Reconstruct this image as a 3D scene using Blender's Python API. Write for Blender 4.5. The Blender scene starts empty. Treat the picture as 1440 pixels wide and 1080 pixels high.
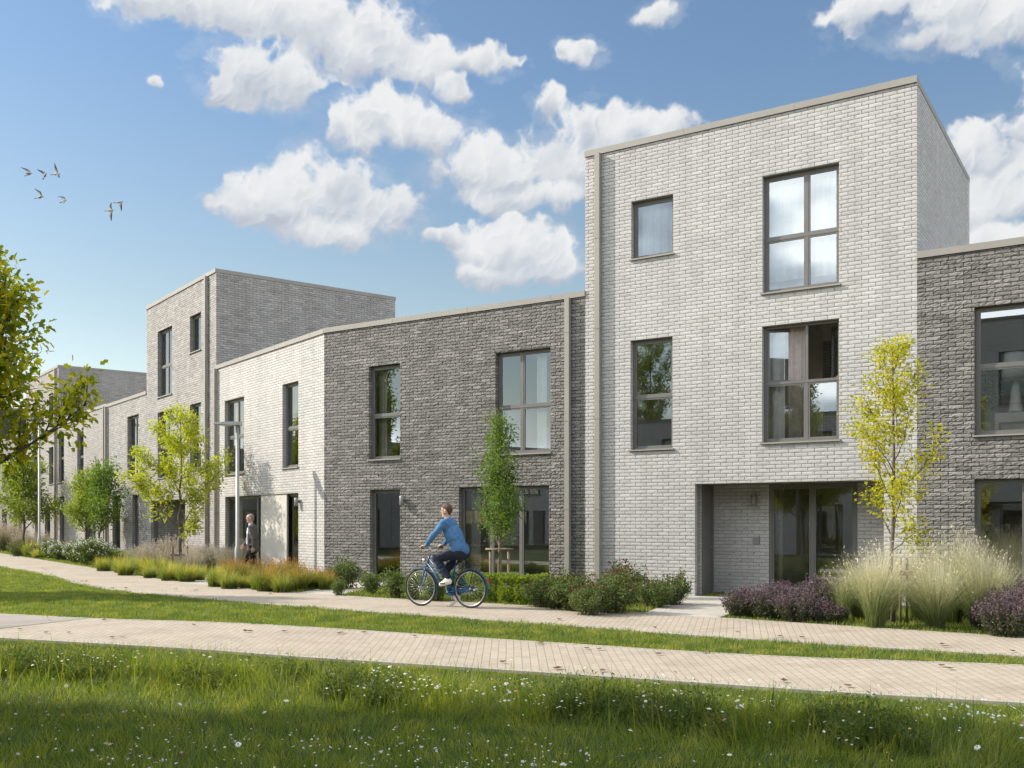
import bpy, math, random
import numpy as np
from mathutils import Vector, Matrix
C = bpy.context.scene.collection
R = math.radians
rng = np.random.default_rng(7)
F_PX, HOR, EYE = 1390.0, 735.0, 1.6

def at(px, py, z=0.0):
    """ground point (height z) seen at photo pixel"""
    Y = F_PX*(EYE-z)/(py-HOR)
    return np.array([(px-720)/F_PX*Y, Y, z])

def atY(px, Y, z=0.0):
    return np.array([(px-720)/F_PX*Y, Y, z])

# ------------------------------------------------------------------ mesh builder
class MB:
    def __init__(s):
        s.V = []; s.L = []; s.S = []; s.M = []; s.K = []; s.n = 0
    def add(s, V, F, m=0, smooth=False):
        V = np.asarray(V, float).reshape(-1, 3)
        if isinstance(F, np.ndarray):
            k, c = F.shape
            s.L.append((F+s.n).ravel()); s.S.append(np.full(k, c))
        else:
            k = len(F)
            s.L.append(np.array([i for f in F for i in f])+s.n); s.S.append(np.array([len(f) for f in F]))
        s.M.append(np.full(k, m)); s.K.append(np.full(k, smooth))
        s.V.append(V); s.n += len(V)
        return s
    def box(s, x0, x1, y0, y1, z0, z1, m=0):
        V = [(x, y, z) for z in (z0, z1) for y in (y0, y1) for x in (x0, x1)]
        return s.add(V, [(0,2,3,1),(4,5,7,6),(0,1,5,4),(2,6,7,3),(0,4,6,2),(1,3,7,5)], m)
    def obox(s, M, x0, x1, y0, y1, z0, z1, m=0):
        V = [M @ Vector((x, y, z)) for z in (z0, z1) for y in (y0, y1) for x in (x0, x1)]
        return s.add(V, [(0,2,3,1),(4,5,7,6),(0,1,5,4),(2,6,7,3),(0,4,6,2),(1,3,7,5)], m)
    def tube(s, P, r, n=8, m=0, caps=True, smooth=True, closed=False):
        P = np.asarray(P, float); k = len(P)
        r = np.broadcast_to(np.asarray(r, float), (k,))
        T = np.roll(P, -1, 0)-np.roll(P, 1, 0)
        if not closed:
            T[0] = P[1]-P[0]; T[-1] = P[-1]-P[-2]
        T /= np.linalg.norm(T, axis=1)[:, None]+1e-12
        a = np.array([0, 0, 1.]) if abs(T[0][2]) < .9 else np.array([1., 0, 0])
        U = np.cross(T[0], a); U /= np.linalg.norm(U)
        th = np.arange(n)*2*np.pi/n
        V = []
        for i in range(k):
            U = U-T[i]*np.dot(U, T[i]); U /= np.linalg.norm(U)+1e-12
            W = np.cross(T[i], U)
            V.append(P[i]+r[i]*(np.cos(th)[:, None]*U+np.sin(th)[:, None]*W))
        V = np.concatenate(V)
        F = []
        kk = k if closed else k-1
        for i in range(kk):
            j = (i+1) % k
            for q in range(n):
                q2 = (q+1) % n
                F.append((i*n+q, i*n+q2, j*n+q2, j*n+q))
        if caps and not closed:
            F.append(tuple(range(n-1, -1, -1))); F.append(tuple((k-1)*n+q for q in range(n)))
        return s.add(V, F, m, smooth)
    def lathe(s, prof, n=16, m=0, loc=(0, 0, 0), smooth=True):
        th = np.arange(n)*2*np.pi/n
        V = np.concatenate([np.stack([r*np.cos(th)+loc[0], r*np.sin(th)+loc[1], np.full(n, z+loc[2])], 1) for r, z in prof])
        F = [(i*n+q, i*n+(q+1) % n, (i+1)*n+(q+1) % n, (i+1)*n+q) for i in range(len(prof)-1) for q in range(n)]
        F.append(tuple(range(n-1, -1, -1))); F.append(tuple((len(prof)-1)*n+q for q in range(n)))
        return s.add(V, F, m, smooth)
    def mesh(s, name, mats):
        me = bpy.data.meshes.new(name)
        V = np.concatenate(s.V); L = np.concatenate(s.L); S = np.concatenate(s.S)
        me.vertices.add(len(V)); me.vertices.foreach_set('co', V.ravel())
        me.loops.add(len(L)); me.loops.foreach_set('vertex_index', L.astype(np.int32))
        st = np.concatenate([[0], np.cumsum(S)[:-1]]).astype(np.int32)
        me.polygons.add(len(S)); me.polygons.foreach_set('loop_start', st)
        me.polygons.foreach_set('material_index', np.concatenate(s.M).astype(np.int32))
        me.polygons.foreach_set('use_smooth', np.concatenate(s.K).astype(bool))
        for mt in (mats if isinstance(mats, (list, tuple)) else [mats]):
            me.materials.append(mt)
        me.update(calc_edges=True)
        return me
    def build(s, name, mats, parent=None, loc=None):
        o = bpy.data.objects.new(name, s.mesh(name, mats)); C.objects.link(o)
        if parent: o.parent = parent
        if loc is not None: o.location = loc
        return o

def tag(o, label=None, cat=None, group=None, kind=None):
    if label: o['label'] = label
    if cat: o['category'] = cat
    if group: o['group'] = group
    if kind: o['kind'] = kind
    return o
def empty(name, loc=(0, 0, 0), rz=0.0):
    o = bpy.data.objects.new(name, None); C.objects.link(o)
    o.location = loc; o.rotation_euler = (0, 0, rz); o.empty_display_size = .2
    return o
KIDS = {}
def copy_tree(o, parent=None):
    c = o.copy(); C.objects.link(c)
    if parent: c.parent = parent
    for ch in [x for x in o.children]: copy_tree(ch, c)
    return c

# ------------------------------------------------------------------ materials
class NT:
    def __init__(s, nt): s.nt = nt; s.n = nt.nodes; s.l = nt.links
    def __call__(s, t, ins=None, **kw):
        nd = s.n.new(t)
        for k, v in kw.items(): setattr(nd, k, v)
        for k, v in (ins or {}).items():
            sk = nd.inputs[k]
            if isinstance(v, bpy.types.NodeSocket): s.l.new(v, sk)
            else: sk.default_value = v
        return nd
    def math(s, op, a, b=0.0, c=0.0, clamp=False):
        return s('ShaderNodeMath', {0: a, 1: b, 2: c}, operation=op, use_clamp=clamp).outputs[0]
    def vm(s, op, a, b=(0, 0, 0)):
        nd = s('ShaderNodeVectorMath', {0: a, 1: b}, operation=op)
        return nd.outputs['Value'] if op in ('DOT_PRODUCT', 'LENGTH') else nd.outputs[0]
    def ramp(s, fac, stops, interp='LINEAR'):
        nd = s('ShaderNodeValToRGB', {0: fac}); cr = nd.color_ramp; cr.interpolation = interp
        while len(cr.elements) < len(stops): cr.elements.new(.5)
        for e, (p, c) in zip(cr.elements, stops):
            e.position = p; e.color = (*c, 1) if len(c) == 3 else c
        return nd.outputs[0]
    def mix(s, fac, a, b, bt='MIX'):
        nd = s('ShaderNodeMix', data_type='RGBA', blend_type=bt)
        for k, v in ((0, fac), (6, a), (7, b)):
            if isinstance(v, bpy.types.NodeSocket): s.l.new(v, nd.inputs[k])
            else: nd.inputs[k].default_value = (*v, 1) if (k > 0 and len(v) == 3) else v
        return nd.outputs[2]
    def noise(s, vec, scale, detail=3, rough=.5, out=0):
        return s('ShaderNodeTexNoise', {'Vector': vec, 'Scale': scale, 'Detail': detail, 'Roughness': rough}).outputs[out]

def newmat(name):
    m = bpy.data.materials.new(name); m.use_nodes = True
    nt = NT(m.node_tree); nt.n.clear()
    out = nt('ShaderNodeOutputMaterial')
    return m, nt, out
def princ(nt, out, col, rough=.7, metal=0., bump=None, bs=.3, bd=.01, spec=.5, **kw):
    ins = {'Base Color': col if isinstance(col, bpy.types.NodeSocket) else (*col, 1), 'Roughness': rough, 'Metallic': metal, 'Specular IOR Level': spec}
    ins.update(kw)
    if bump is not None:
        ins['Normal'] = nt('ShaderNodeBump', {'Strength': bs, 'Distance': bd, 'Height': bump}).outputs[0]
    p = nt('ShaderNodeBsdfPrincipled', ins)
    nt.l.new(p.outputs[0], out.inputs[0]); return p
def objco(nt): return nt('ShaderNodeTexCoord').outputs['Object']
def simple(name, col, rough=.6, metal=0., var=.12, scale=6., bump=0., spec=.5):
    m, nt, out = newmat(name); co = objco(nt)
    f = nt.noise(co, scale, 4)
    d = tuple(c*(1-var) for c in col); b = tuple(min(1, c*(1+var)) for c in col)
    c = nt.ramp(f, [(.3, d), (.7, b)])
    princ(nt, out, c, rough, metal, bump=nt.noise(co, scale*12, 3) if bump else None, bs=bump, spec=spec)
    return m
def leafmat(name, cols, transl=.35, rough=.55, zgrad=None, tcol=None, spec=.3, patch=None):
    """colour varies per leaf / blade; optional real base-to-tip colour along object height"""
    m, nt, out = newmat(name)
    rnd = nt('ShaderNodeNewGeometry').outputs['Random Per Island']
    n = len(cols)
    c = nt.ramp(rnd, [(i/(n-1) if n > 1 else 0, cols[i]) for i in range(n)])
    co = objco(nt)
    if zgrad:
        z = nt('ShaderNodeSeparateXYZ', {0: co}).outputs[2]
        zz = nt.math('ADD', nt.math('MULTIPLY', z, 1/zgrad[0]), nt.math('MULTIPLY', nt.math('SUBTRACT', rnd, .5), .3))
        g = nt.ramp(zz, zgrad[1])
        c = nt.mix(.8, c, g)
    big = nt.noise(co, 1.3, 2)
    c = nt.mix(nt.ramp(big, [(.35, (0, 0, 0)), (.65, (.35, .35, .35))]), c, nt.mix(1., c, (1.25, 1.15, .8), 'MULTIPLY'))
    if patch:
        c = nt.mix(1., c, nt.ramp(nt.noise(nt.vm('MULTIPLY', co, (1, 1, .15)), patch, 4, .6), [(.32, (.50, .64, .58)), (.5, (.92, .96, .92)), (.68, (1.55, 1.28, 1.15))]), 'MULTIPLY')
    d = nt('ShaderNodeBsdfPrincipled', {'Base Color': c, 'Roughness': rough, 'Specular IOR Level': spec})
    tc = nt.mix(1., c, tcol or (1.5, 1.5, .6), 'MULTIPLY')
    t = nt('ShaderNodeBsdfTranslucent', {0: tc})
    mx = nt('ShaderNodeMixShader', {0: transl, 1: d.outputs[0], 2: t.outputs[0]})
    nt.l.new(mx.outputs[0], out.inputs[0]); return m

def brickmat(name, cols, rough=.85, marks=0.0, markcol=(.1, .1, .1), bump=.5):
    m, nt, out = newmat(name); co = objco(nt)
    rnd = nt('ShaderNodeNewGeometry').outputs['Random Per Island']
    n = len(cols)
    c = nt.ramp(rnd, [(i/(n-1), cols[i]) for i in range(n)])
    st = nt.vm('MULTIPLY', co, (1, 1, 2.2))
    f = nt.noise(st, 22, 5, .65)
    c = nt.mix(nt.math('MULTIPLY', nt.math('SUBTRACT', f, .35, clamp=True), 1.2, clamp=True), nt.mix(1., c, (.80, .80, .80), 'MULTIPLY'), c)
    big = nt.noise(co, .45, 4, .6)
    c = nt.mix(1., c, nt.ramp(big, [(.3, (.9, .9, .91)), (.7, (1.06, 1.05, 1.04))]), 'MULTIPLY')
    stk = nt.noise(nt.vm('MULTIPLY', co, (2.6, 2.6, .22)), 1., 5, .6)
    c = nt.mix(1., c, nt.ramp(stk, [(.34, (.92, .92, .91)), (.56, (1.02, 1.02, 1.02))]), 'MULTIPLY')
    if marks:
        mk = nt.noise(nt.vm('MULTIPLY', co, (9, 9, 26)), 1.5, 3, .55)
        mk2 = nt.math('GREATER_THAN', mk, .635)
        pick = nt.math('GREATER_THAN', rnd, 1-marks)
        c = nt.mix(nt.math('MULTIPLY', nt.math('MULTIPLY', mk2, pick), .8), c, markcol)
    princ(nt, out, c, rough, bump=nt.noise(co, 60, 5, .7), bs=bump, bd=.006, spec=.25)
    return m
def brickwall_tex(name, a, b, mortar):
    m, nt, out = newmat(name); co = objco(nt)
    s = nt('ShaderNodeSeparateXYZ', {0: co})
    v = nt('ShaderNodeCombineXYZ', {0: nt.math('ADD', s.outputs[0], s.outputs[1]), 1: s.outputs[2]}).outputs[0]
    bt = nt('ShaderNodeTexBrick', {'Vector': v, 'Scale': 1., 'Color1': (*a, 1), 'Color2': (*b, 1), 'Mortar': (*mortar, 1), 'Mortar Size': .006, 'Mortar Smooth': .2, 'Brick Width': .264, 'Row Height': .0776})
    c = nt.mix(1., bt.outputs[0], nt.ramp(nt.noise(co, 7, 5, .6), [(.3, (.8, .8, .8)), (.7, (1.1, 1.1, 1.1))]), 'MULTIPLY')
    princ(nt, out, c, .85, bump=nt.math('SUBTRACT', nt.noise(co, 40, 4), bt.outputs[1]), bs=.6, bd=.01, spec=.25)
    return m

M = {}
M['brick_white'] = brickmat('brick_white', [(.51, .49, .463), (.59, .568, .54), (.55, .53, .503), (.63, .608, .578), (.56, .538, .51)], marks=.5, markcol=(.15, .14, .14), bump=.35)
M['brick_grey'] = brickmat('brick_grey', [(.20, .186, .17), (.27, .252, .231), (.23, .215, .197), (.35, .327, .30), (.175, .163, .149)], marks=.4, markcol=(.09, .085, .08), bump=.8)
M['brick_pale'] = brickmat('brick_pale', [(.36, .335, .31), (.44, .412, .382), (.40, .375, .348), (.48, .45, .418)], marks=.4, markcol=(.13, .12, .11), bump=.5)
M['brick_taupe'] = brickmat('brick_taupe', [(.36, .34, .318), (.44, .417, .39), (.39, .369, .345), (.50, .474, .445), (.33, .312, .292)], marks=.4, markcol=(.10, .095, .09), bump=.7)
M['mortar_taupe'] = simple('mortar_taupe', (.15, .142, .133), .95, var=.12, scale=20, bump=.3)
M['mortar_pale'] = simple('mortar_pale', (.17, .16, .15), .95, var=.12, scale=20, bump=.3)
M['mortar_white'] = simple('mortar_light', (.24, .23, .22), .95, var=.1, scale=20, bump=.3)
M['mortar_grey'] = simple('mortar_grey', (.055, .051, .046), .95, var=.15, scale=20, bump=.3)
M['wall_white'] = brickwall_tex('brick_wall_white', (.57, .545, .51), (.64, .615, .58), (.22, .21, .2))
M['wall_grey'] = brickwall_tex('brick_wall_grey', (.20, .185, .17), (.28, .26, .24), (.10, .095, .09))
M['wall_taupe'] = brickwall_tex('brick_wall_taupe', (.36, .34, .318), (.46, .436, .41), (.15, .143, .135))
M['wall_pale'] = brickwall_tex('brick_wall_pale', (.37, .345, .32), (.46, .43, .40), (.17, .16, .15))
M['frame'] = simple('window_frame_metal', (.135, .128, .115), .45, .0, var=.05, scale=3)
M['taupe'] = simple('taupe_metal', (.265, .243, .21), .5, .0, var=.06, scale=1.2, bump=.03)
M['plaster'] = simple('room_plaster', (.80, .74, .68), .9, var=.05, scale=1.)
M['floorwood'] = simple('room_floor', (.28, .2, .14), .5, var=.2, scale=3.)
M['curtain'] = simple('curtain_cloth', (.78, .78, .76), .9, var=.06, scale=9.)
M['drape'] = simple('drape_cloth', (.42, .36, .33), .9, var=.1, scale=9.)
M['panel'] = simple('sliding_panel_paint', (.50, .47, .42), .55, var=.03, scale=1.)
M['roof'] = simple('roof_gravel', (.25, .24, .23), .9, var=.2, scale=8.)
M['doorpaint'] = simple('door_paint', (.15, .143, .132), .4, var=.06, scale=2.)
M['steel'] = simple('galvanised_steel', (.33, .325, .305), .55, .2, var=.08, scale=5.)
M['lampgrey'] = simple('lamp_housing', (.24, .235, .22), .45, .2, var=.05, scale=5.)
M['stake'] = simple('stake_wood', (.30, .21, .13), .8, var=.25, scale=14., bump=.3)
M['darkstake'] = simple('weathered_stake', (.17, .12, .085), .85, var=.25, scale=14., bump=.3)
M['bark'] = simple('young_bark', (.13, .10, .075), .9, var=.3, scale=18., bump=.5)
M['barkpale'] = simple('pale_bark', (.22, .17, .12), .9, var=.3, scale=18., bump=.5)
M['soil'] = simple('bed_soil', (.07, .055, .035), .95, var=.4, scale=6., bump=.8)
def glassmat():
    m, nt, out = newmat('window_glass')
    fr = nt('ShaderNodeFresnel', {'IOR': 1.5}).outputs[0]
    fac = nt.math('MULTIPLY_ADD', fr, .70, .22, clamp=True)
    g = nt('ShaderNodeBsdfGlossy', {'Color': (.88, .94, .95, 1), 'Roughness': 0.0})
    t = nt('ShaderNodeBsdfTransparent', {0: (.90, .92, .91, 1)})
    wob = nt.noise(objco(nt), .8, 1)
    nb = nt('ShaderNodeBump', {'Strength': .02, 'Distance': .01, 'Height': wob}).outputs[0]
    nt.l.new(nb, g.inputs['Normal'])
    mx = nt('ShaderNodeMixShader', {0: fac, 1: t.outputs[0], 2: g.outputs[0]})
    nt.l.new(mx.outputs[0], out.inputs[0]); return m
M['glass'] = glassmat()
# ------------------------------------------------------------------ houses
BL, BH = .264, .0776
def lay_bricks(width, z0, z1, ops, seed, phase=0.):
    """running-bond bricks on a wall width x (z0..z1) minus openings -> rows x0,x1,z0,z1, flags"""
    r = np.random.default_rng(seed); out = []
    nrow = int(math.ceil((z1-z0)/BH-1e-6))
    for i in range(nrow):
        a, b = z0+i*BH, min(z0+(i+1)*BH, z1)
        if b-a < .012: continue
        hit = [o for o in ops if o[2] < b-1e-4 and o[3] > a+1e-4]
        cuts = sorted({0., width, *[o[0] for o in hit], *[o[1] for o in hit]})
        for s, e in zip(cuts[:-1], cuts[1:]):
            mid = (s+e)/2
            lo, hi = a, b; fl = fh = 0
            dead = False
            for o in hit:
                if o[0] < mid < o[1]:
                    if o[2] <= a+1e-4 and o[3] >= b-1e-4: dead = True
                    elif o[2] > a+1e-4: hi = min(hi, o[2]); fh = 1
                    else: lo = max(lo, o[3]); fl = 1
            if dead or hi-lo < .012: continue
            off = (BL/2 if i % 2 else 0)+phase
            x = s; g = math.floor((s-off)/BL)
            while x < e-1e-6:
                g += 1; nx = min(off+g*BL, e)
                if nx-x < .035 and nx < e: nx = min(nx+BL, e); g += 1
                if e-nx < .035: nx = e
                le = 1 if (abs(x-s) < 1e-6) else 0
                re = 1 if (abs(nx-e) < 1e-6) else 0
                out.append((x, nx, lo, hi, le, re, fl, fh)); x = nx
    return np.array(out)

def brick_mesh(mb, B, fmap, amp, seed, m=0, deep=.125, joint=.0052, nu=4, nv=3):
    """each brick a rough box; fmap(u,v,d)->xyz ; d>0 goes into the wall"""
    r = np.random.default_rng(seed); n = len(B)
    x0 = B[:, 0]+np.where(B[:, 4] > 0, -.002, joint); x1 = B[:, 1]-np.where(B[:, 5] > 0, -.002, joint)
    z0 = B[:, 2]+np.where(B[:, 6] > 0, -.002, joint); z1 = B[:, 3]-np.where(B[:, 7] > 0, -.002, joint)
    us = np.linspace(0, 1, nu); vs = np.linspace(0, 1, nv); nf = nu*nv
    j_ = r.uniform(-.3, .3, (n, nu))/(nu-1); j_[:, 0] = j_[:, -1] = 0
    U = x0[:, None]+(x1-x0)[:, None]*(us[None, :]+j_)
    Vv = z0[:, None]+(z1-z0)[:, None]*vs[None, :]
    UU = np.repeat(U[:, None, :], nv, 1); VV = np.repeat(Vv[:, :, None], nu, 2)
    D = r.normal(0, amp, (n, nv, nu))+r.normal(0, amp*.5, (n, 1, 1))
    D[:, 0, :] += .0035; D[:, -1, :] += .0025; D[:, 1:-1, 0] += .002; D[:, 1:-1, -1] += .002
    D = np.clip(D, -.017, .010)
    wob = r.normal(0, amp*.45, (n, nv, nu)); wob[:, 1:-1, :] *= .3
    VV = VV+np.clip(wob, -.0035, .0035)
    fr = fmap(UU.reshape(-1), VV.reshape(-1), D.reshape(-1)).reshape(n, nf, 3)
    per = list(range(nu))+[j*nu+nu-1 for j in range(1, nv)]+[(nv-1)*nu+i for i in range(nu-2, -1, -1)]+[j*nu for j in range(nv-2, 0, -1)]
    npr = len(per)
    pu = UU.reshape(n, nf)[:, per]; pv = VV.reshape(n, nf)[:, per]
    bk = fmap(pu.reshape(-1), pv.reshape(-1), np.full(n*npr, deep)).reshape(n, npr, 3)
    V = np.concatenate([fr, bk], 1).reshape(-1, 3)
    f = []
    for j in range(nv-1):
        for i in range(nu-1):
            a = j*nu+i; f.append((a, a+1, a+nu+1, a+nu))
    for i in range(npr):
        a, b = per[i], per[(i+1) % npr]
        f.append((b, a, nf+i, nf+(i+1) % npr))
    f = np.array(f)
    FF = (f[None]+np.arange(n)[:, None, None]*(nf+npr)).reshape(-1, 4)
    mb.add(V, FF, m)

def mortar_cells(mb, width, z0, z1, ops, y0, y1, m, fm):
    xs = sorted({0., width, *[min(max(o[k], 0), width) for o in ops for k in (0, 1)]})
    zs = sorted({z0, z1, *[min(max(o[k], z0), z1) for o in ops for k in (2, 3)]})
    for a, b in zip(zs[:-1], zs[1:]):
        if b-a < 1e-5: continue
        run = None
        for s, e in list(zip(xs[:-1], xs[1:]))+[(None, None)]:
            solid = s is not None and e-s > 1e-6 and not any(o[0] < (s+e)/2 < o[1] and o[2] < (a+b)/2 < o[3] for o in ops)
            if solid: run = (run[0], e) if run else (s, e)
            elif run:
                P = [fm(u, v, d) for v in (a, b) for d in (y0, y1) for u in run]
                mb.add(P, [(0,2,3,1),(4,5,7,6),(0,1,5,4),(2,6,7,3),(0,4,6,2),(1,3,7,5)], m); run = None

class House:
    def __init__(s, label, O, ang, W, H, depth, style, cat='terraced house', group='terraced brick houses in the row', real=True, y_off=0.):
        s.root = tag(empty('terraced_house', (O[0], O[1], 0), ang), label, cat, group)
        s.O = np.array(O[:2], float); s.e = np.array([math.cos(ang), math.sin(ang)]); s.n = np.array([-s.e[1], s.e[0]])
        s.W, s.H, s.D, s.style, s.real = W, H, depth, style, real
        s.ops = []; s.wins = []; s.seed = int(abs(O[0]*131+O[1]*17)) % 9999
    def u(s, px, py, d=0.0):
        """local (x,z) of photo pixel on the facade plane set back by d"""
        k = (px-720)/F_PX; O = s.O+s.n*d
        # O.x + e.x t = k (O.y + e.y t)
        t = (k*O[1]-O[0])/(s.e[0]-k*s.e[1]); Y = O[1]+s.e[1]*t
        return t, EYE+(HOR-py)/F_PX*Y
    def rect(s, l, r, top, bot):
        x0 = s.u(l, 500)[0]; x1 = s.u(r, 500)[0]
        z1 = s.u(*top)[1] if isinstance(top, tuple) else top
        z0 = s.u(*bot)[1] if isinstance(bot, tuple) else bot
        return x0, x1, z0, z1
    def open(s, x0, x1, z0, z1): s.ops.append((x0, x1, z0, z1))
    def window(s, x0, x1, z0, z1, rows=((1., (1.,)),), rev=.13, sill=True, curtain=None, opened=None, name='window', fw=.055, cut=True, ybase=0., noframe=None, drape=False):
        st = .035 if sill else 0.
        if cut: s.open(x0, x1, z0, z1)
        zb = z0+st; y0 = ybase+rev; y1 = y0+.075
        fb = MB(); g = MB()
        fb.box(x0+.003, x0+fw, y0, y1, zb, z1-.003); fb.box(x1-fw, x1-.003, y0, y1, zb, z1-.003)
        fb.box(x0+fw, x1-fw, y0, y1, zb, zb+fw); fb.box(x0+fw, x1-fw, y0, y1, z1-fw, z1-.003)
        X0, X1, Z0, Z1 = x0+fw, x1-fw, zb+fw, z1-fw
        z = Z0; nr = len(rows); cells = []
        for ri, (hf, cols) in enumerate(rows):
            za = z; zc = Z0+(Z1-Z0)*sum(h for h, _ in rows[:ri+1])
            z = zc
            if ri > 0: za += fw*.5
            if ri < nr-1:
                zc -= fw*.5; fb.box(X0, X1, y0+.004, y1-.004, zc, zc+fw)
            x = X0
            for ci, cf in enumerate(cols):
                xa = x; xc = X0+(X1-X0)*sum(cols[:ci+1]); x = xc
                if ci > 0: xa += fw*.5
                if ci < len(cols)-1:
                    xc -= fw*.5; fb.box(xc, xc+fw, y0+.008, y1-.008, za, zc)
                cells.append((ri, ci, xa, xc, za, zc))
        w = None
        sw = .034
        swung = []
        for ri, ci, xa, xc, za, zc in cells:
            if opened and (ri, ci) in opened: swung.append((xa, xc, za, zc, opened[(ri, ci)])); continue
            fb.box(xa, xa+sw, y0+.014, y1-.014, za, zc); fb.box(xc-sw, xc, y0+.014, y1-.014, za, zc)
            fb.box(xa+sw, xc-sw, y0+.014, y1-.014, za, za+sw); fb.box(xa+sw, xc-sw, y0+.014, y1-.014, zc-sw, zc)
            yy = y0+.035
            g.add([(xa+sw, yy, za+sw), (xc-sw, yy, za+sw), (xc-sw, yy, zc-sw), (xa+sw, yy, zc-sw)], [(0, 1, 2, 3)])
        w = fb.build(name, M['frame'], s.root)
        g.build('pane', M['glass'], w)
        for xa, xc, za, zc, a in swung:       # casement swung inwards about its outer stile
            hx = xa if a > 0 else xc
            Mx = Matrix.Translation((hx, y1-.03, 0)) @ Matrix.Rotation(R(a), 4, 'Z')
            sg = 1 if a > 0 else -1; wd = xc-xa
            sb = MB(); pg = MB()
            def bx(p, q, zz0, zz1):
                p, q = sorted((p*sg, q*sg)); sb.obox(Mx, p, q, 0, .05, zz0, zz1)
            bx(0, .05, za, zc); bx(wd-.05, wd, za, zc); bx(.05, wd-.05, za, za+.05); bx(.05, wd-.05, zc-.05, zc)
            so = sb.build('sash', M['frame'], w)
            p, q = sorted((.05*sg, (wd-.05)*sg))
            pg.add([Mx @ Vector(v) for v in ((p, .025, za+.05), (q, .025, za+.05), (q, .025, zc-.05), (p, .025, zc-.05))], [(0, 1, 2, 3)])
            pg.build('sash_pane', M['glass'], w)
        if sill:
            sb = MB().box(x0-.03, x1+.03, ybase-.05, y0+.01, z0+.004, zb); sb.build('sill', M['taupe'], w)
        if curtain:
            for (a, b, mk) in curtain:
                xa, xb = x0+(x1-x0)*a, x0+(x1-x0)*b
                n = max(12, int((xb-xa)/.025)); xx = np.linspace(xa, xb, n)
                ph = rng.uniform(0, 6)
                yy = y1+.16+.03*np.sin(xx*32+ph)+.015*np.sin(xx*71+ph*2)
                V = np.concatenate([np.stack([xx, yy, np.full(n, zb-.05)], 1), np.stack([xx, y1+.16+(yy-y1-.16)*.6, np.full(n, z1+.02)], 1)])
                MB().add(V, np.array([(i, i+1, n+i+1, n+i) for i in range(n-1)]), smooth=True).build('curtain', M[mk], w)
        return w
    def door(s, x0, x1, z0, z1, rev=.13, cut=True, ybase=0.):
        if cut: s.open(x0, x1, z0, z1)
        y0 = ybase+rev
        f = MB(); fw = .055
        f.box(x0+.003, x0+fw, y0, y0+.09, z0, z1-.003); f.box(x1-fw, x1-.003, y0, y0+.09, z0, z1-.003); f.box(x0+fw, x1-fw, y0, y0+.09, z1-fw, z1-.003)
        f.box(x0+fw, x1-fw, y0+.03, y0+.08, z0+.02, z1-fw-.004)
        for q in range(1, 6):
            xx = x0+fw+(x1-x0-2*fw)*q/6; f.box(xx-.006, xx+.006, y0+.026, y0+.0302, z0+.06, z1-fw-.06)
        d = f.build('door', M['doorpaint'], s.root)
        h = MB(); hx = x1-fw-.07
        h.tube([(hx, y0+.03, 1.05), (hx, y0-.02, 1.05), (hx-.1, y0-.02, 1.05)], .011, 8); h.build('handle', M['steel'], d)
        return d
    def lamp(s, x, z, yb=0.):
        mb = MB(); mb.box(x-.045, x+.045, yb-.035, yb+.01, z-.02, z+.05)
        th = np.arange(14)*2*np.pi/14
        mb.lathe([(.055, -.12), (.06, -.115), (.06, .115), (.055, .12)], 14, loc=(x, yb-.105, z))
        return mb.build('wall_lamp', M['lampgrey'], s.root)
    def pipe(s, x, ztop, w=.12, d=.13):
        mb = MB(); mb.box(x-w/2, x+w/2, -d, -.03, .02, ztop)
        z = 1.9
        while z < ztop-.3:
            mb.box(x-w/2-.006, x+w/2+.006, -d-.006, -.024, z, z+.05); mb.box(x-.03, x+.03, -.03, .012, z+.01, z+.04); z += 2.05
        return mb.build('downpipe', M['taupe'], s.root)
    def finish(s, floors=(0., 3.05, 6.1), side_right=None, side_left=None, recess=None, room_depth=4.6, coping=.13):
        W, H, D = s.W, s.H, s.D; sty = s.style
        bm, mm, wm = M['brick_'+sty], M['mortar_'+sty], M['wall_'+sty]
        amp = {'white': .0006, 'pale': .0008, 'taupe': .0020}.get(sty, .0034)
        mb = MB(); top = H-coping
        ident = lambda u, v, d: np.stack([u, d, v], -1) if isinstance(u, np.ndarray) else (u, d, v)
        if s.real:
            mortar_cells(mb, W, 0., top, s.ops+[(-1., .014, -1., H+1), (W-.014, W+1., -1., H+1)], .015, .30, 1, ident)
            B = lay_bricks(W, 0., top, s.ops, s.seed, phase=(s.seed % 7)*.02)
            brick_mesh(mb, B, ident, amp, s.seed, 0, joint=.0065 if sty == 'grey' else .0052, nu=4 if sty != 'grey' else 7, nv=3 if sty != 'grey' else 4)
        else:
            mortar_cells(mb, W, 0., top, s.ops, 0., .30, 2, ident)
        # side and back walls (butt behind the front wall)
        sides = []
        for side in ('l', 'r'):
            spec = side_left if side == 'l' else side_right
            if spec is not None:
                za = spec
                if side == 'r': fm = lambda u, v, d: np.stack([W-d, u+.126, v], -1)
                else: fm = lambda u, v, d: np.stack([0*d+d, D-u, v], -1)
                wd = D-.126
                B = lay_bricks(wd, za, top, [], s.seed+3)
                brick_mesh(mb, B, fm, amp*.8, s.seed+5, 0, deep=.05)
        mb.box(.012, .30, .30, D-.30, 0, top, 1); mb.box(W-.30, W-.012, .30, D-.30, 0, top, 1)
        bkm = lambda u, v, d: (u, D-.30+d, v)
        rear = [(W*.60, W*.94, z+.5, z+2.5) for z in floors if 1 < z < H-2.5]+[(W*.10, W*.40, z+.9, z+2.4) for z in floors if 1 < z < H-2.5]
        mortar_cells(mb, W, 0., top, rear, 0., .30, 2, bkm)
        s.wall = mb.build('wall', [bm, mm, wm], s.root)
        rf = MB().box(.30, W-.30, .30, D-.30, top-.5, top-.25); rf.build('roof', M['roof'], s.root)
        o = .035; cp = MB()
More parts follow.
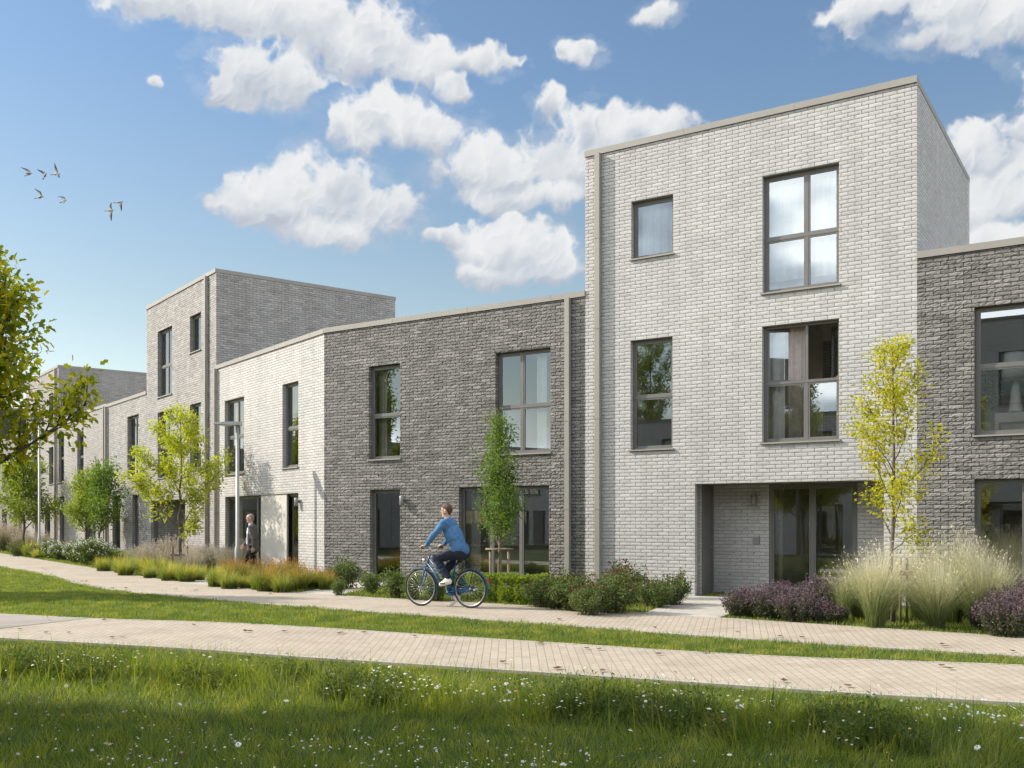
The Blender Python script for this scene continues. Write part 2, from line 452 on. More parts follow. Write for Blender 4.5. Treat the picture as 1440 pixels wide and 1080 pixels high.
        cp.box(-.004, W+.004, -o, .34, top, H); cp.box(-.004, .30, .34, D-.30, top, H); cp.box(W-.30, W+.004, .34, D-.30, top, H); cp.box(-.004, W+.004, D-.30, D+o, top, H)
        x = 2.4
        while x < W-.5: cp.box(x-.03, x+.03, -o-.003, .2, top-.003, H+.004); x += 2.4
        y = 2.0
        while y < D-.8: cp.box(W-.2, W-.001+.008, y-.03, y+.03, top-.003, H+.004); y += 2.4
        cp.build('coping', M['taupe'], s.root)
        rm = MB(); d0 = (recess or .30)+.002
        for z in floors:
            if z < H-1: rm.box(.31, W-.31, d0 if z < .1 else .302, D-.31, z-.18, z+.02, 1)
        rm.box(.31, W*.56+.1, room_depth, room_depth+.1, .03, top-.51, 0)
        rm.box(W*.56+.101, W-.31, room_depth, room_depth+.1, .03, 2.8, 0)
        zs = [z for z in floors if z < H-1]+[top-.33]
        for a, b in zip(zs[:-1], zs[1:]):
            rm.box(.31, .36, d0 if a < .1 else .302, D-.31, a+.021, b-.19, 0); rm.box(W-.36, W-.31, d0 if a < .1 else .302, D-.31, a+.021, b-.19, 0)
            rm.box(.31, W-.31, d0 if a < .1 else .302, D-.31, b-.24, b-.181, 0)
            if W > 6: rm.box(W*.56, W*.56+.1, .6 if not recess else recess+.3, room_depth, a+.021, b-.241, 0)
        rm.build('room', [M['plaster'], M['floorwood']], s.root)

A = np.array([4.04-.841*10.93, 21.2+.541*10.93])
e1 = np.array([.841, -.541]); e1 /= np.linalg.norm(e1); a1 = math.atan2(e1[1], e1[0])
e2 = np.array([.607, -.795]); e2 /= np.linalg.norm(e2); a2 = math.atan2(e2[1], e2[0])
TWO = lambda a=.5, c=None: ((a, (1.,)), (1-a, (1.,)))

# --- dark two-storey house in the middle
h = House('dark grey split brick two storey house behind the cyclist, left of the tall house', A, a1, 8.125, 6.93, 9., 'grey'); MID = h
h.window(*h.rect(518.5, 562.6, (562.6, 511), (562.6, 646.5)), rows=TWO(.47), curtain=[(.05, .3, 'drape')])
h.window(*h.rect(520, 562.6, (562.6, 688), .04), rows=((1., (1.,)),), sill=False, name='glass_door')
h.window(*h.rect(696.5, 774.3, (774.3, 488), (774.3, 638)), rows=((.46, (.44, .56)), (.54, (.44, .56))), curtain=[(.62, .8, 'curtain')])
h.window(*h.rect(645, 772.2, (772.2, 682), .04), rows=((1., (.34, .34, .32)),), sill=False, curtain=[(.0, .16, 'drape')])
h.lamp(*h.u(568.5, 704)); h.pipe(h.u(800.5, 500)[0], 6.80)
h.finish(side_left=None)

# --- tall white house
O2 = A+e1*8.13
h = House('tall white brick three storey house with recessed entrance and an open casement', O2, a1, 7.17, 10.12, 6.6, 'white'); TALL = h
h.window(*h.rect(887.5, 946.7, (946.7, 273), (946.7, 358)), rows=((1., (1.,)),), curtain=[(.02, .98, 'curtain')])
h.window(*h.rect(1072, 1180, (1180, 228), (1180, 401.5)), rows=((.46, (.57, .43)), (.54, (.57, .43))), curtain=[(.0, 1., 'curtain')])
h.window(*h.rect(886.4, 945.8, (945.8, 473), (945.8, 632.5)), rows=TWO(.48))
h.window(*h.rect(1071.4, 1180, (1180, 447), (1180, 620.5)), rows=((.51, (.57, .43)), (.49, (.57, .43))), opened={(1, 0): 24., (1, 1): -62.}, curtain=[(.02, .24, 'curtain'), (.28, .5, 'drape')])
RD = 1.07
rx0, rx1 = h.u(977, 500)[0], h.u(1243, 500)[0]; rz = h.u(977, 680.5)[1]
h.open(rx0, rx1, 0., rz)
# recess: back wall of brick, glazed screen, side door, soffit
bx0 = rx0; gx0, gx1 = h.u(1081, 500, RD)[0], h.u(1206, 500, RD)[0]
mb = MB(); bmap = lambda u, v, d: np.stack([u+bx0, d+RD, v], -1) if isinstance(u, np.ndarray) else (u+bx0, d+RD, v)
WB = rx1+.3-bx0
mortar_cells(mb, gx0-bx0, .03, rz+.1, [], .011, .2, 1, bmap)
brick_mesh(mb, lay_bricks(gx0-bx0, .03, rz+.08, [], 5), bmap, .0006, 6)
mb.build('entrance_wall', [M['brick_white'], M['mortar_white']], h.root); mb = MB()
bmp2 = lambda u, v, d: np.stack([u+gx1, d+RD, v], -1) if isinstance(u, np.ndarray) else (u+gx1, d+RD, v)
mortar_cells(mb, bx0+WB-gx1, .03, rz+.1, [], .011, .2, 1, bmp2)
brick_mesh(mb, lay_bricks(bx0+WB-gx1, .03, rz+.08, [], 5), bmp2, .0006, 7)
mb.build('entrance_wall', [M['brick_white'], M['mortar_white']], h.root); mb = MB()
lmap = lambda u, v, d: np.stack([rx0-d, u+.127, v], -1) if isinstance(u, np.ndarray) else (rx0-d, u+.127, v)
dz1 = rz-.01; dY0, dY1 = .40, RD-.02
wl = RD-.127
brick_mesh(mb, lay_bricks(dY0-.127, .03, rz+.05, [], 9), lmap, .0006, 8, deep=.06)
mb.box(rx0-.28, rx0-.011, .302, dY0, .03, rz+.08, 1)
mb.build('entrance_wall', [M['brick_white'], M['mortar_white']], h.root); mb = MB()
rmap = lambda u, v, d: np.stack([rx1+d, RD-u, v], -1)
brick_mesh(mb, lay_bricks(RD-.127, .03, rz+.05, [], 10), rmap, .0006, 11, deep=.06)
mb.box(rx1+.011, rx1+.28, .302, RD, .03, rz+.08, 1)
mb.build('entrance_wall', [M['brick_white'], M['mortar_white']], h.root)
MB().box(rx0-.29, rx1+.29, .302, RD+.2, rz+.004, rz+.06).box(rx0+.004, rx1-.004, .10, .302, rz-.012, rz-.002).build('soffit', M['taupe'], h.root)
MB().box(rx0-.2, rx1+.29, .02, RD+.15, -.05, .028).build('threshold', M['soil'], h.root)
h.window(gx0, gx1, .03, rz, rows=((1., (.5, .5)),), sill=False, rev=.02, ybase=RD, cut=False, fw=.075, name='glazed_screen', curtain=[(.0, .12, 'drape')])
f = MB(); X = rx0
for (ya, yb, za, zb, xa, xb) in ((dY0, dY0+.06, .03, dz1, -.05, .02), (dY1-.06, dY1, .03, dz1, -.05, .02), (dY0+.06, dY1-.06, dz1-.07, dz1, -.05, .02), (dY0+.06, dY1-.06, .03, dz1-.07, -.045, -.01)):
    f.box(X+xa, X+xb, ya, yb, za, zb)
dr = f.build('door', M['doorpaint'], h.root)
MB().tube([(X-.01, dY1-.14, 1.05), (X+.05, dY1-.14, 1.05), (X+.05, dY1-.26, 1.05)], .011, 8).build('handle', M['steel'], dr)
lx, lz = h.u(1062, 703, RD); h.lamp(lx, lz, RD)
lx, lz = h.u(1063.7, 760, RD)
MB().box(lx-.075, lx+.075, RD-.03, RD+.012, lz-.075, lz+.075).box(lx-.05, lx+.05, RD-.034, RD-.03, lz-.01, lz+.01).build('doorbell_panel', M['lampgrey'], h.root)
h.pipe(h.u(843, 500)[0], 9.99)
h.finish(floors=(0., 3.05, 6.6), side_right=6.4, side_left=6.4, recess=RD+.2, coping=.13)

# --- right dark house
O3 = A+e1*15.305
h = House('dark grey brick house at the right edge, a white lamp in its upper window', O3, a1, 8.0, 6.76, 9., 'grey'); RIGHT = h
h.window(*h.rect(1370, 1517, (1440, 424), (1440, 612)), rows=((.535, (.55, .45)), (.465, (.55, .45))), curtain=[(.85, 1., 'curtain')])
h.window(*h.rect(1370, 1517, (1440, 672), .04), rows=((1., (.5, .5)),), sill=False, curtain=[(.9, 1., 'drape')])
h.window(6.0, 7.1, 3.6, 6.0, rows=TWO(.48)); h.window(6.0, 7.1, .04, 2.45, sill=False, name='glass_door')
h.pipe(7.8, 6.63)
h.finish()
O3b = O3+e1*8.01
h = House('white brick house beyond the right edge of the picture', O3b, a1, 8.0, 6.9, 9., 'white', real=False)
h.window(1., 3., 3.6, 6.); h.window(1., 3., .04, 2.45, sill=False); h.window(5., 6.1, 3.6, 6.); h.door(5., 6.05, .04, 2.45); h.finish()

# --- second street line, bending away to the left
t2 = [0., 8.03, 15.56, 21.2, 30.1, 37.8, 46.0, 54.0, 61.6]
P2 = lambda t: A-e2*t
h = House('white brick two storey house with a sliding panel, behind the man in a jacket', P2(t2[1]), a2, 8.025, 6.92, 9., 'white'); WL = h
h.window(*h.rect(315.8, 343.3, (343.3, 557), (343.3, 666.5)), rows=((.5, (.5, .5)), (.5, (.5, .5))), curtain=[(.0, .25, 'curtain')])
h.window(*h.rect(397, 419.6, (419.6, 535), (419.6, 658)), rows=TWO(.47))
lo = h.rect(316.5, 419.6, (419.6, 693), .04)
h.window(*lo, rows=((1., (.42, .36, .22)),), sill=False, curtain=[(.0, .1, 'drape')])
pxl, pxr = h.u(365, 500)[0], h.u(401, 500)[0]
MB().box(pxl, pxr, .045, .10, .05, lo[3]-.004).box(lo[0]+.01, lo[1]-.01, .05, .09, .02, .048).build('sliding_panel', M['panel'], h.root)
h.lamp(*h.u(421.5, 706)); h.pipe(.12, 6.79, w=.1)
h.finish(side_right=6.0)
h = House('grey brick three storey tower house with a shaded side wall, left of the white house', P2(t2[2]), a2, 7.525, 10.22, 7.0, 'taupe'); TW = h
h.window(*h.rect(267, 282.6, (282.6, 438.5), (282.6, 492.5)))
h.window(*h.rect(221.5, 242, (242, 457.5), (242, 554.5)), rows=((.46, (.5, .5)), (.54, (.5, .5))), curtain=[(.5, 1, 'curtain')])
h.window(*h.rect(267, 282.6, (282.6, 565), (282.6, 660)), rows=TWO())
h.window(*h.rect(221.5, 242, (242, 575), (242, 672)), rows=((.46, (.5, .5)), (.54, (.5, .5))))
q0, q1 = h.u(212, 500)[0], h.u(260.5, 500)[0]
h.open(q0, q1, 0., 2.46)
mb = MB(); qm = lambda u, v, d: np.stack([u+q0-.1, d+1.3, v], -1) if isinstance(u, np.ndarray) else (u+q0-.1, d+1.3, v)
mortar_cells(mb, q1-q0+.2, .03, 2.55, [], .011, .2, 1, qm); brick_mesh(mb, lay_bricks(q1-q0+.2, .03, 2.55, [], 15), qm, .003, 16)
mb.build('entrance_wall', [M['brick_taupe'], M['mortar_taupe']], h.root)
MB().box(q0-.28, q0-.005, .302, 1.3, .03, 2.55).build('entrance_wall', M['wall_taupe'], h.root); MB().box(q1+.005, q1+.28, .302, 1.3, .03, 2.55).build('entrance_wall', M['wall_taupe'], h.root); MB().box(q0-.28, q1+.28, .302, 1.5, 2.553, 2.6).build('soffit', M['mortar_taupe'], h.root)
h.pipe(h.u(292.5, 500)[0], 10.09, w=.11)
h.finish(floors=(0., 3.05, 6.4), side_right=6.2, recess=1.5)
h = House('grey brick two storey house between the grey tower and the far white houses', P2(t2[3]), a2, 5.635, 6.86, 9., 'taupe')
h.window(*h.rect(179, 195, (195, 582), (195, 671)), rows=((.5, (.5, .5)), (.5, (.5, .5))))
h.door(*h.rect(186, 195, (190, 695), .04)); h.window(*h.rect(158, 169, (164, 697), .04), sill=False)
h.lamp(*h.u(172, 711)); h.pipe(.12, 6.73, w=.11); h.finish()
h = House('pale brick two storey house behind the pair of young green trees', P2(t2[4]), a2, 8.895, 6.9, 9., 'pale')
h.window(*h.rect(108.5, 117.5, (117.5, 606), (117.5, 677)), rows=TWO()); h.window(*h.rect(79.5, 90, (90, 608), (90, 679)), rows=TWO())
h.window(*h.rect(84, 90, (90, 698), .04), sill=False, name='glass_door'); h.window(*h.rect(119, 134, (120, 700), .04), rows=((1., (.5, .5)),), sill=False)
h.lamp(*h.u(93, 711)); h.pipe(8.7, 6.77, w=.11); h.finish()
h = House('pale brick three storey tower house half hidden by the overhanging tree branches', P2(t2[5]), a2, 7.695, 9.75, 7.0, 'pale')
h.window(5.6, 6.6, 6.7, 8.3); h.window(1.6, 2.9, 6.0, 8.3, rows=TWO()); h.window(5.6, 6.6, 3.6, 5.6, rows=TWO()); h.window(1.6, 2.9, 3.4, 5.6, rows=TWO())
h.window(4.6, 5.9, .04, 2.45, sill=False); h.door(2.2, 3.2, .04, 2.45); h.lamp(3.5, 2.0); h.pipe(7.3, 9.6); h.finish(floors=(0., 3.05, 6.1), side_right=6.0)
for i, (lab, sty, hh, dd) in enumerate((('grey brick two storey house far down the row behind the lamp post', 'grey', 6.9, 9.), ('pale brick two storey house at the far left end of the row', 'pale', 6.9, 9.), ('farthest grey brick tower house at the left end of the row', 'grey', 9.9, 7.))):
    h = House(lab, P2(t2[6+i]), a2, t2[6+i]-t2[5+i]-.005, hh, dd, sty, real=False)
    h.window(1.2, 2.4, 3.5, 5.9, rows=TWO()); h.window(5., 6.2, 3.5, 5.9, rows=TWO()); h.window(1., 2.6, .04, 2.45, sill=False); h.door(4.6, 5.6, .04, 2.45)
    h.window(6.1, 7., .04, 2.45, sill=False); h.lamp(4.1, 2.); h.pipe(.15, hh-.13)
    if hh > 9: h.window(2., 3.2, 6.6, 8.8)
    h.finish()
# --- houses across the green, behind the camera: what the window panes mirror
nrm = np.array([-e1[1], e1[0]])                     # points from the camera side into the facade
Q0 = A-nrm*26.5                                     # a point on the opposite facade line
for i, (x, w, hh, sty, lab) in enumerate(((-8.2, 8.2, 6.9, 'white', 'pale brick house across the green, mirrored in the middle house windows'), (0.01, 7.4, 6.8, 'white', 'low pale brick house across the green, mirrored in the tall white house'), (7.42, 8.2, 10.4, 'white', 'pale brick tower across the green, mirrored in the right edge house panes'), (15.63, 8.2, 6.8, 'white', 'pale brick house across the green behind the camera, right of the tower'), (23.84, 7.4, 10., 'grey', 'dark tower across the green, last of the row behind the camera'))):
    P = Q0+e1*(x+w)
    h = House(lab, P, a1+math.pi, w-.01, hh, 8., sty, real=False, group='houses across the green')
    h.window(.8, 2.0, 3.5, 5.9, rows=TWO(), curtain=[(0, .5, 'curtain')]); h.window(4.6, 6.4, 3.5, 5.9, rows=((.5, (.5, .5)), (.5, (.5, .5))), curtain=[(.5, 1., 'curtain')])
    h.window(.8, 3.0, .04, 2.5, rows=((1., (.5, .5)),), sill=False); h.door(4.2, 5.25, .04, 2.45); h.window(5.6, 6.5, .04, 2.45, sill=False)
    if hh > 9: h.window(.8, 2.0, 6.6, 8.9, rows=TWO()); h.window(4.6, 6.4, 6.6, 8.9, rows=((.5, (.5, .5)), (.5, (.5, .5))))
    h.finish()

Lq = np.array([-37., 30.]); le = unit2 = np.array([-.16, -1.]); le = le/np.linalg.norm(le); al_ = math.atan2(le[1], le[0])+math.pi
for i, (x, w, hh, sty, lab) in enumerate(((0., 8.2, 6.9, 'taupe', 'grey brick house far across the green to the left, mirrored low in a glass door'), (8.21, 7.4, 10., 'taupe', 'grey tower far across the green to the left, mirrored upstairs'), (15.62, 8.2, 6.8, 'taupe', 'low grey house far across the green to the left, beside the mirrored tower'), (23.83, 8.2, 6.9, 'white', 'pale house far across the green to the left, last but one of its row'), (32.04, 8.2, 6.9, 'grey', 'grey house far across the green to the left, last of its row'))):
    P = Lq+le*(x+w)
    h = House(lab, P, al_, w-.01, hh, 8., sty, real=False, group='houses across the green')
    h.window(.8, 2.0, 3.5, 5.9, rows=TWO(), curtain=[(0, .5, 'curtain')]); h.window(4.6, 6.4, 3.5, 5.9, rows=((.5, (.5, .5)), (.5, (.5, .5))), curtain=[(.5, 1., 'curtain')])
    h.window(.8, 3.0, .04, 2.5, rows=((1., (.5, .5)),), sill=False); h.door(4.2, 5.25, .04, 2.45); h.window(5.6, 6.5, .04, 2.45, sill=False)
    if hh > 9: h.window(.8, 2.0, 6.6, 8.9, rows=TWO()); h.window(4.6, 6.4, 6.6, 8.9, rows=((.5, (.5, .5)), (.5, (.5, .5))))
    h.finish()

for i, (w, hh, sty, lab) in enumerate(((8.2, 6.9, 'grey', 'grey house beyond the left edge, mirrored in the glass behind the walking man'), (8.2, 6.9, 'pale', 'pale house beyond the left edge, next to the mirrored grey one'))):
    le = np.array([.5, .866]); P = np.array([-49., 44.])+le*8.21*i
    h = House(lab, P, math.atan2(le[1], le[0]), w-.01, hh, 8., sty, real=False, group='houses across the green')
    h.window(.8, 2.0, 3.5, 5.9, rows=TWO()); h.window(4.6, 6.4, 3.5, 5.9, rows=((.5, (.5, .5)), (.5, (.5, .5)))); h.window(.8, 3.0, .04, 2.5, rows=((1., (.5, .5)),), sill=False); h.door(4.2, 5.25, .04, 2.45); h.finish()
# ------------------------------------------------------------------ camera, sun, sky
sc = bpy.context.scene
cam = bpy.data.cameras.new('camera'); co = bpy.data.objects.new('camera', cam); C.objects.link(co)
co.location = (0, 0, EYE); co.rotation_euler = (R(90), 0, 0)
cam.sensor_width = 36; cam.lens = 36*F_PX/1440; cam.shift_y = (HOR-540)/1440; cam.clip_end = 6000; cam.clip_start = .05
sc.camera = co
SAZ, SEL = R(11.5), R(33)
Ld = Vector((math.cos(SAZ)*math.cos(SEL), -math.sin(SAZ)*math.cos(SEL), -math.sin(SEL)))
sun = bpy.data.lights.new('sun', 'SUN'); so = bpy.data.objects.new('sun', sun); C.objects.link(so)
so.rotation_euler = Ld.to_track_quat('-Z', 'Y').to_euler(); so.location = (-30, 20, 30)
sun.energy = 4.0; sun.angle = R(.55); sun.color = (1., .93, .82)
sc.view_settings.view_transform = 'Standard'; sc.view_settings.look = 'None'; sc.view_settings.gamma = 1.; sc.view_settings.exposure = .68
sc.render.film_transparent = False
try:
    sc.cycles.use_denoising = True; sc.cycles.max_bounces = 8; sc.cycles.transparent_max_bounces = 24
    sc.cycles.diffuse_bounces = 3; sc.cycles.glossy_bounces = 4; sc.cycles.caustics_reflective = False; sc.cycles.caustics_refractive = False
except Exception: pass

w = bpy.data.worlds.new('World'); sc.world = w; w.use_nodes = True
g = w.node_tree; g.nodes.clear(); nt = NT(g)
out = nt('ShaderNodeOutputWorld')
sky = nt('ShaderNodeTexSky', sky_type='NISHITA', sun_disc=False, sun_elevation=SEL)
# rotation: sun stands towards (-L); Nishita azimuth measured from +Y clockwise
sx, sy = -Ld.x, -Ld.y
sky.sun_rotation = math.atan2(sx, sy); sky.altitude = 50; sky.air_density = 1.0; sky.dust_density = .4; sky.ozone_density = 1.6
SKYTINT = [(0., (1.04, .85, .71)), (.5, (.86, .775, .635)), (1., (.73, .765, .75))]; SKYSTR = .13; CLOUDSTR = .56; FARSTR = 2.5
def azel(px, py):
    u, v = (px-720)/F_PX, (HOR-py)/F_PX
    return math.atan(u), math.atan2(v, math.sqrt(1+u*u))
BL_ = [(230,5,90,38),(330,12,110,45),(440,28,70,50),(505,60,95,60),(590,92,70,36),(670,88,52,26),(632,122,28,16),
 (365,118,78,50),(330,132,45,33),(402,136,48,36),(550,172,72,44),(502,195,45,28),(602,186,38,32),
 (700,238,105,56),(800,225,110,58),(768,150,30,26),(850,190,80,44),(920,180,60,30),(740,278,110,28),
 (440,280,120,56),(380,292,75,38),(520,297,88,46),(460,325,90,28),(720,352,92,45),(642,335,42,18),(770,367,70,46),(705,386,60,20),
 (820,72,34,15),(800,62,20,14),(917,22,34,20),(215,117,11,7),
 (1250,12,100,34),(1350,30,95,42),(1430,35,60,40),(1320,60,60,18),(1385,215,52,36),(1420,265,60,52),(1370,300,55,34),(1440,185,40,22),(1400,335,80,26),
 (1560,150,120,70),(1700,330,160,60),(-160,200,120,60),(-300,90,160,60),(-420,330,150,50)]
# cloud map over azimuth / elevation, computed here (fractal noise + bright tops and grey undersides painted in)
AZ0, AZ1, EL0, EL1 = -.72, .72, -.02, .68
NXc, NYc = 1700, 830
def vnoise(X, Y, r, seed):
    g_ = np.random.default_rng(seed).random((257, 257)).astype(np.float32)
    x = X*r; y = Y*r; xi = np.floor(x).astype(int); yi = np.floor(y).astype(int); fx = x-xi; fy = y-yi
    fx = fx*fx*fx*(fx*(fx*6-15)+10); fy = fy*fy*fy*(fy*(fy*6-15)+10)
    a_ = g_[yi % 256, xi % 256]; b_ = g_[yi % 256, (xi+1) % 256]; c_ = g_[(yi+1) % 256, xi % 256]; d_ = g_[(yi+1) % 256, (xi+1) % 256]
    return (a_*(1-fx)+b_*fx)*(1-fy)+(c_*(1-fx)+d_*fx)*fy
def fbm(X, Y, r, oct_, seed, gain=.5, billow=False):
    t = 0*X; am = 1.; tot = 0.
    for i in range(oct_):
        ca, sa = math.cos(i*1.1), math.sin(i*1.1)
        n_ = vnoise(X*ca-Y*sa+7.3*i, X*sa+Y*ca+3.1*i, r, seed+i)
        if billow: n_ = 1-abs(2*n_-1)
        t = t+am*n_; tot += am; am *= gain; r *= 2.03
    return t/tot
def cloud_map():
    AZ, EL = np.meshgrid(np.linspace(AZ0, AZ1, NXc), np.linspace(EL0, EL1, NYc))
    AZ = AZ.astype(np.float32); EL = EL.astype(np.float32)
    wx = AZ+.026*(fbm(AZ, EL, 11, 5, 11)-.5)+.022*(fbm(AZ, EL, 40, 4, 12)-.5)
    wy = EL+.020*(fbm(AZ, EL, 11, 5, 21)-.5)+.018*(fbm(AZ, EL, 40, 4, 22)-.5)
    acc = np.full_like(AZ, -3.); wsum = 1e-6+0*AZ; ysum = 0*AZ
    for (x, y, rx, ry) in BL_:
        a_, e_ = azel(x, y); ra = 1.06*rx/F_PX*math.cos(a_); re = 1.08*ry/F_PX*math.cos(e_)
        dx = (wx-a_)/ra; dy = (wy-e_)/re
        dy = np.where(dy < 0, dy*1.25, dy)            # flatter bases
        d_ = np.maximum(1-(dx*dx+dy*dy), -3.)
        acc = np.logaddexp(acc*8, d_*8)/8; e8 = np.exp(np.clip(d_, -1, 1)*5); wsum += e8; ysum += e8*dy
    bil = fbm(wx, wy, 30, 6, 31, .55, True); det = fbm(AZ, EL, 46, 6, 41, .6); mid = fbm(wx, wy, 13, 4, 51)
    dn = acc*1.2+.05+(bil-.62)*1.5+(det-.5)*1.2+(mid-.5)*.5
    yrel = np.clip(ysum/wsum, -1.4, 1.2)
    wid = np.where(yrel > 0, .62, .62-.62*np.clip(yrel, -1, 0))      # crisp heads, soft bases
    al = np.clip((dn-.06)/wid, 0, 1); al = al*al*(3-2*al)
    wis = np.clip((acc+(fbm(AZ, EL*1.6, 24, 6, 61, .62)-.5)*4.2+.35)/2.2, 0, 1)*.34
    al = 1-(1-al)*(1-wis)
    soft = fbm(wx, wy, 22, 3, 31, .45, True)+.8*fbm(AZ, EL, 30, 3, 71)
    gy, gx = np.gradient(soft); rel = np.clip((-gx*.7+gy*.9)*-14., -.6, .6)
    t_ = np.clip((yrel*.75+.62+(soft-1.02)*.55)/1.15, 0, 1); t_ = t_*t_*(3-2*t_)
    lit = .50+.50*t_+.16*rel+.08*(det-.5)
    return np.clip(lit, 0, 1.2), al
lit_, al_ = cloud_map()
img = bpy.data.images.new('cloud_cover', NXc, NYc, alpha=True, float_buffer=True)
px_ = np.zeros((NYc, NXc, 4), np.float32); px_[..., 0] = lit_; px_[..., 1] = al_; px_[..., 3] = 1
img.colorspace_settings.name = 'Non-Color'; img.pixels.foreach_set(px_.ravel()); img.update(); img.pack()
dirv = nt('ShaderNodeTexCoord').outputs['Generated']
s = nt('ShaderNodeSeparateXYZ', {0: dirv})
az = nt.math('ARCTAN2', s.outputs[0], s.outputs[1]); el = nt.math('ARCSINE', s.outputs[2])
uv = nt('ShaderNodeCombineXYZ', {0: nt.math('MULTIPLY', nt.math('SUBTRACT', az, AZ0), 1/(AZ1-AZ0)), 1: nt.math('MULTIPLY', nt.math('SUBTRACT', el, EL0), 1/(EL1-EL0)), 2: 0.}).outputs[0]
tex = nt('ShaderNodeTexImage', {0: uv}, extension='CLIP', interpolation='Cubic'); tex.image = img
ts = nt('ShaderNodeSeparateColor', {0: tex.outputs[0]})
# the rest of the sky: unseen broken cloud, made brighter to add ambient fill
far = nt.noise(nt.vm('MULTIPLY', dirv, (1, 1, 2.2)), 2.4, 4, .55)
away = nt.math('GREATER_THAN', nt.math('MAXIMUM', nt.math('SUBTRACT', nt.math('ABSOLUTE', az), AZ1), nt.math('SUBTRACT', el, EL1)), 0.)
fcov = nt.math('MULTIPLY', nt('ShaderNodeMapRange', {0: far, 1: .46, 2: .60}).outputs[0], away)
up = nt('ShaderNodeMapRange', {0: el, 1: .01, 2: .07}).outputs[0]
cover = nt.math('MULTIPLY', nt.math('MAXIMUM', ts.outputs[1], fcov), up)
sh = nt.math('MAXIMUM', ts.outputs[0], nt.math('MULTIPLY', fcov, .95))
ccol = nt.ramp(sh, [(.45, (.56, .61, .70)), (.65, (.70, .745, .81)), (.85, (.86, .89, .92)), (1., (.95, .965, .975))])
hz = nt('ShaderNodeMapRange', {0: el, 1: .0, 2: .42}).outputs[0]
tint = nt.ramp(hz, SKYTINT)
skyc = nt.mix(1., sky.outputs[0], tint, 'MULTIPLY')
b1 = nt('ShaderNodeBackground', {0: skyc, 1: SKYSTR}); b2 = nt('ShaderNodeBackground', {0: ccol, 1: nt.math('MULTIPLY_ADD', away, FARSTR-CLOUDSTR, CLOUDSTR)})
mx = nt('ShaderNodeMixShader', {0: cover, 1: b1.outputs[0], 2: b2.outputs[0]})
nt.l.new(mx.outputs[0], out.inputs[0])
w.cycles.sampling_method = 'MANUAL'; w.cycles.sample_map_resolution = 512

# ------------------------------------------------------------------ ground and paths
def groundmat():
    m, nt, out = newmat('ground_turf'); co = objco(nt)
    c = nt.ramp(nt.noise(co, .6, 5, .6), [(.3, (.030, .045, .012)), (.7, (.055, .075, .02))])
    c = nt.mix(nt.ramp(nt.noise(co, 9, 3), [(.5, (0, 0, 0)), (.8, (.5,)*3)]), c, (.07, .055, .03))
    princ(nt, out, c, .95, bump=nt.noise(co, 30, 4), bs=.6, bd=.03, spec=.1); return m
def paver(name, a, b, mo, bw, rh, uvscale=1.):
    m, nt, out = newmat(name); uv = nt('ShaderNodeUVMap', uv_map='UVMap').outputs[0]; co = objco(nt)
    bt = nt('ShaderNodeTexBrick', {'Vector': uv, 'Scale': 1., 'Color1': (*a, 1), 'Color2': (*b, 1), 'Mortar': (*mo, 1), 'Mortar Size': .0042, 'Mortar Smooth': .3, 'Brick Width': bw, 'Row Height': rh, 'Bias': 0.})
    c = nt.mix(1., bt.outputs[0], nt.ramp(nt.noise(co, .9, 6, .68), [(.28, (.78, .77, .75)), (.5, (.98, .98, .97)), (.72, (1.06, 1.05, 1.04))]), 'MULTIPLY')
    c = nt.mix(1., c, nt.ramp(nt.noise(co, 55, 3), [(.3, (.92, .92, .92)), (.7, (1.05, 1.05, 1.05))]), 'MULTIPLY')
    princ(nt, out, c, .85, bump=nt.math('SUBTRACT', nt.math('MULTIPLY', nt.noise(co, 80, 3), .3), bt.outputs[1]), bs=.5, bd=.006, spec=.25); return m
M['ground'] = groundmat()
M['paver'] = paver('clay_pavers', (.365, .306, .238), (.405, .345, .272), (.19, .155, .12), .205, .104)
M['slab'] = paver('pale_slabs', (.40, .365, .32), (.45, .415, .365), (.2, .18, .16), .6, .4)
M['deck'] = paver('grey_boards', (.27, .235, .20), (.32, .28, .24), (.08, .07, .06), 2.4, .29)
M['edging'] = simple('concrete_edging', (.38, .345, .295), .85, var=.1, scale=5)
tag(MB().add([(-1500, -1500, 0), (1500, -1500, 0), (1500, 1500, 0), (-1500, 1500, 0)], [(0, 1, 2, 3)]).build('ground', M['ground']), kind='structure')

def resample(P, n):
    P = np.asarray(P, float); 
    # Catmull-Rom through the control points
    Q = np.concatenate([[2*P[0]-P[1]], P, [2*P[-1]-P[-2]]]); o = []
    for i in range(1, len(Q)-2):
        for t in np.linspace(0, 1, 12, endpoint=False):
            a, b, c, d = Q[i-1], Q[i], Q[i+1], Q[i+2]
            o.append(.5*((2*b)+(-a+c)*t+(2*a-5*b+4*c-d)*t*t+(-a+3*b-3*c+d)*t**3))
    o.append(P[-1]); o = np.array(o)
    s = np.concatenate([[0], np.cumsum(np.linalg.norm(np.diff(o, axis=0), axis=1))])
    x = np.linspace(0, s[-1], n)
    return np.stack([np.interp(x, s, o[:, k]) for k in range(2)], 1), x
def setuv(o, uvs):
    me = o.data; l = me.uv_layers.new(name='UVMap')
    vi = np.empty(len(me.loops), np.int32); me.loops.foreach_get('vertex_index', vi)
    l.data.foreach_set('uv', np.asarray(uvs, np.float32)[vi].ravel())
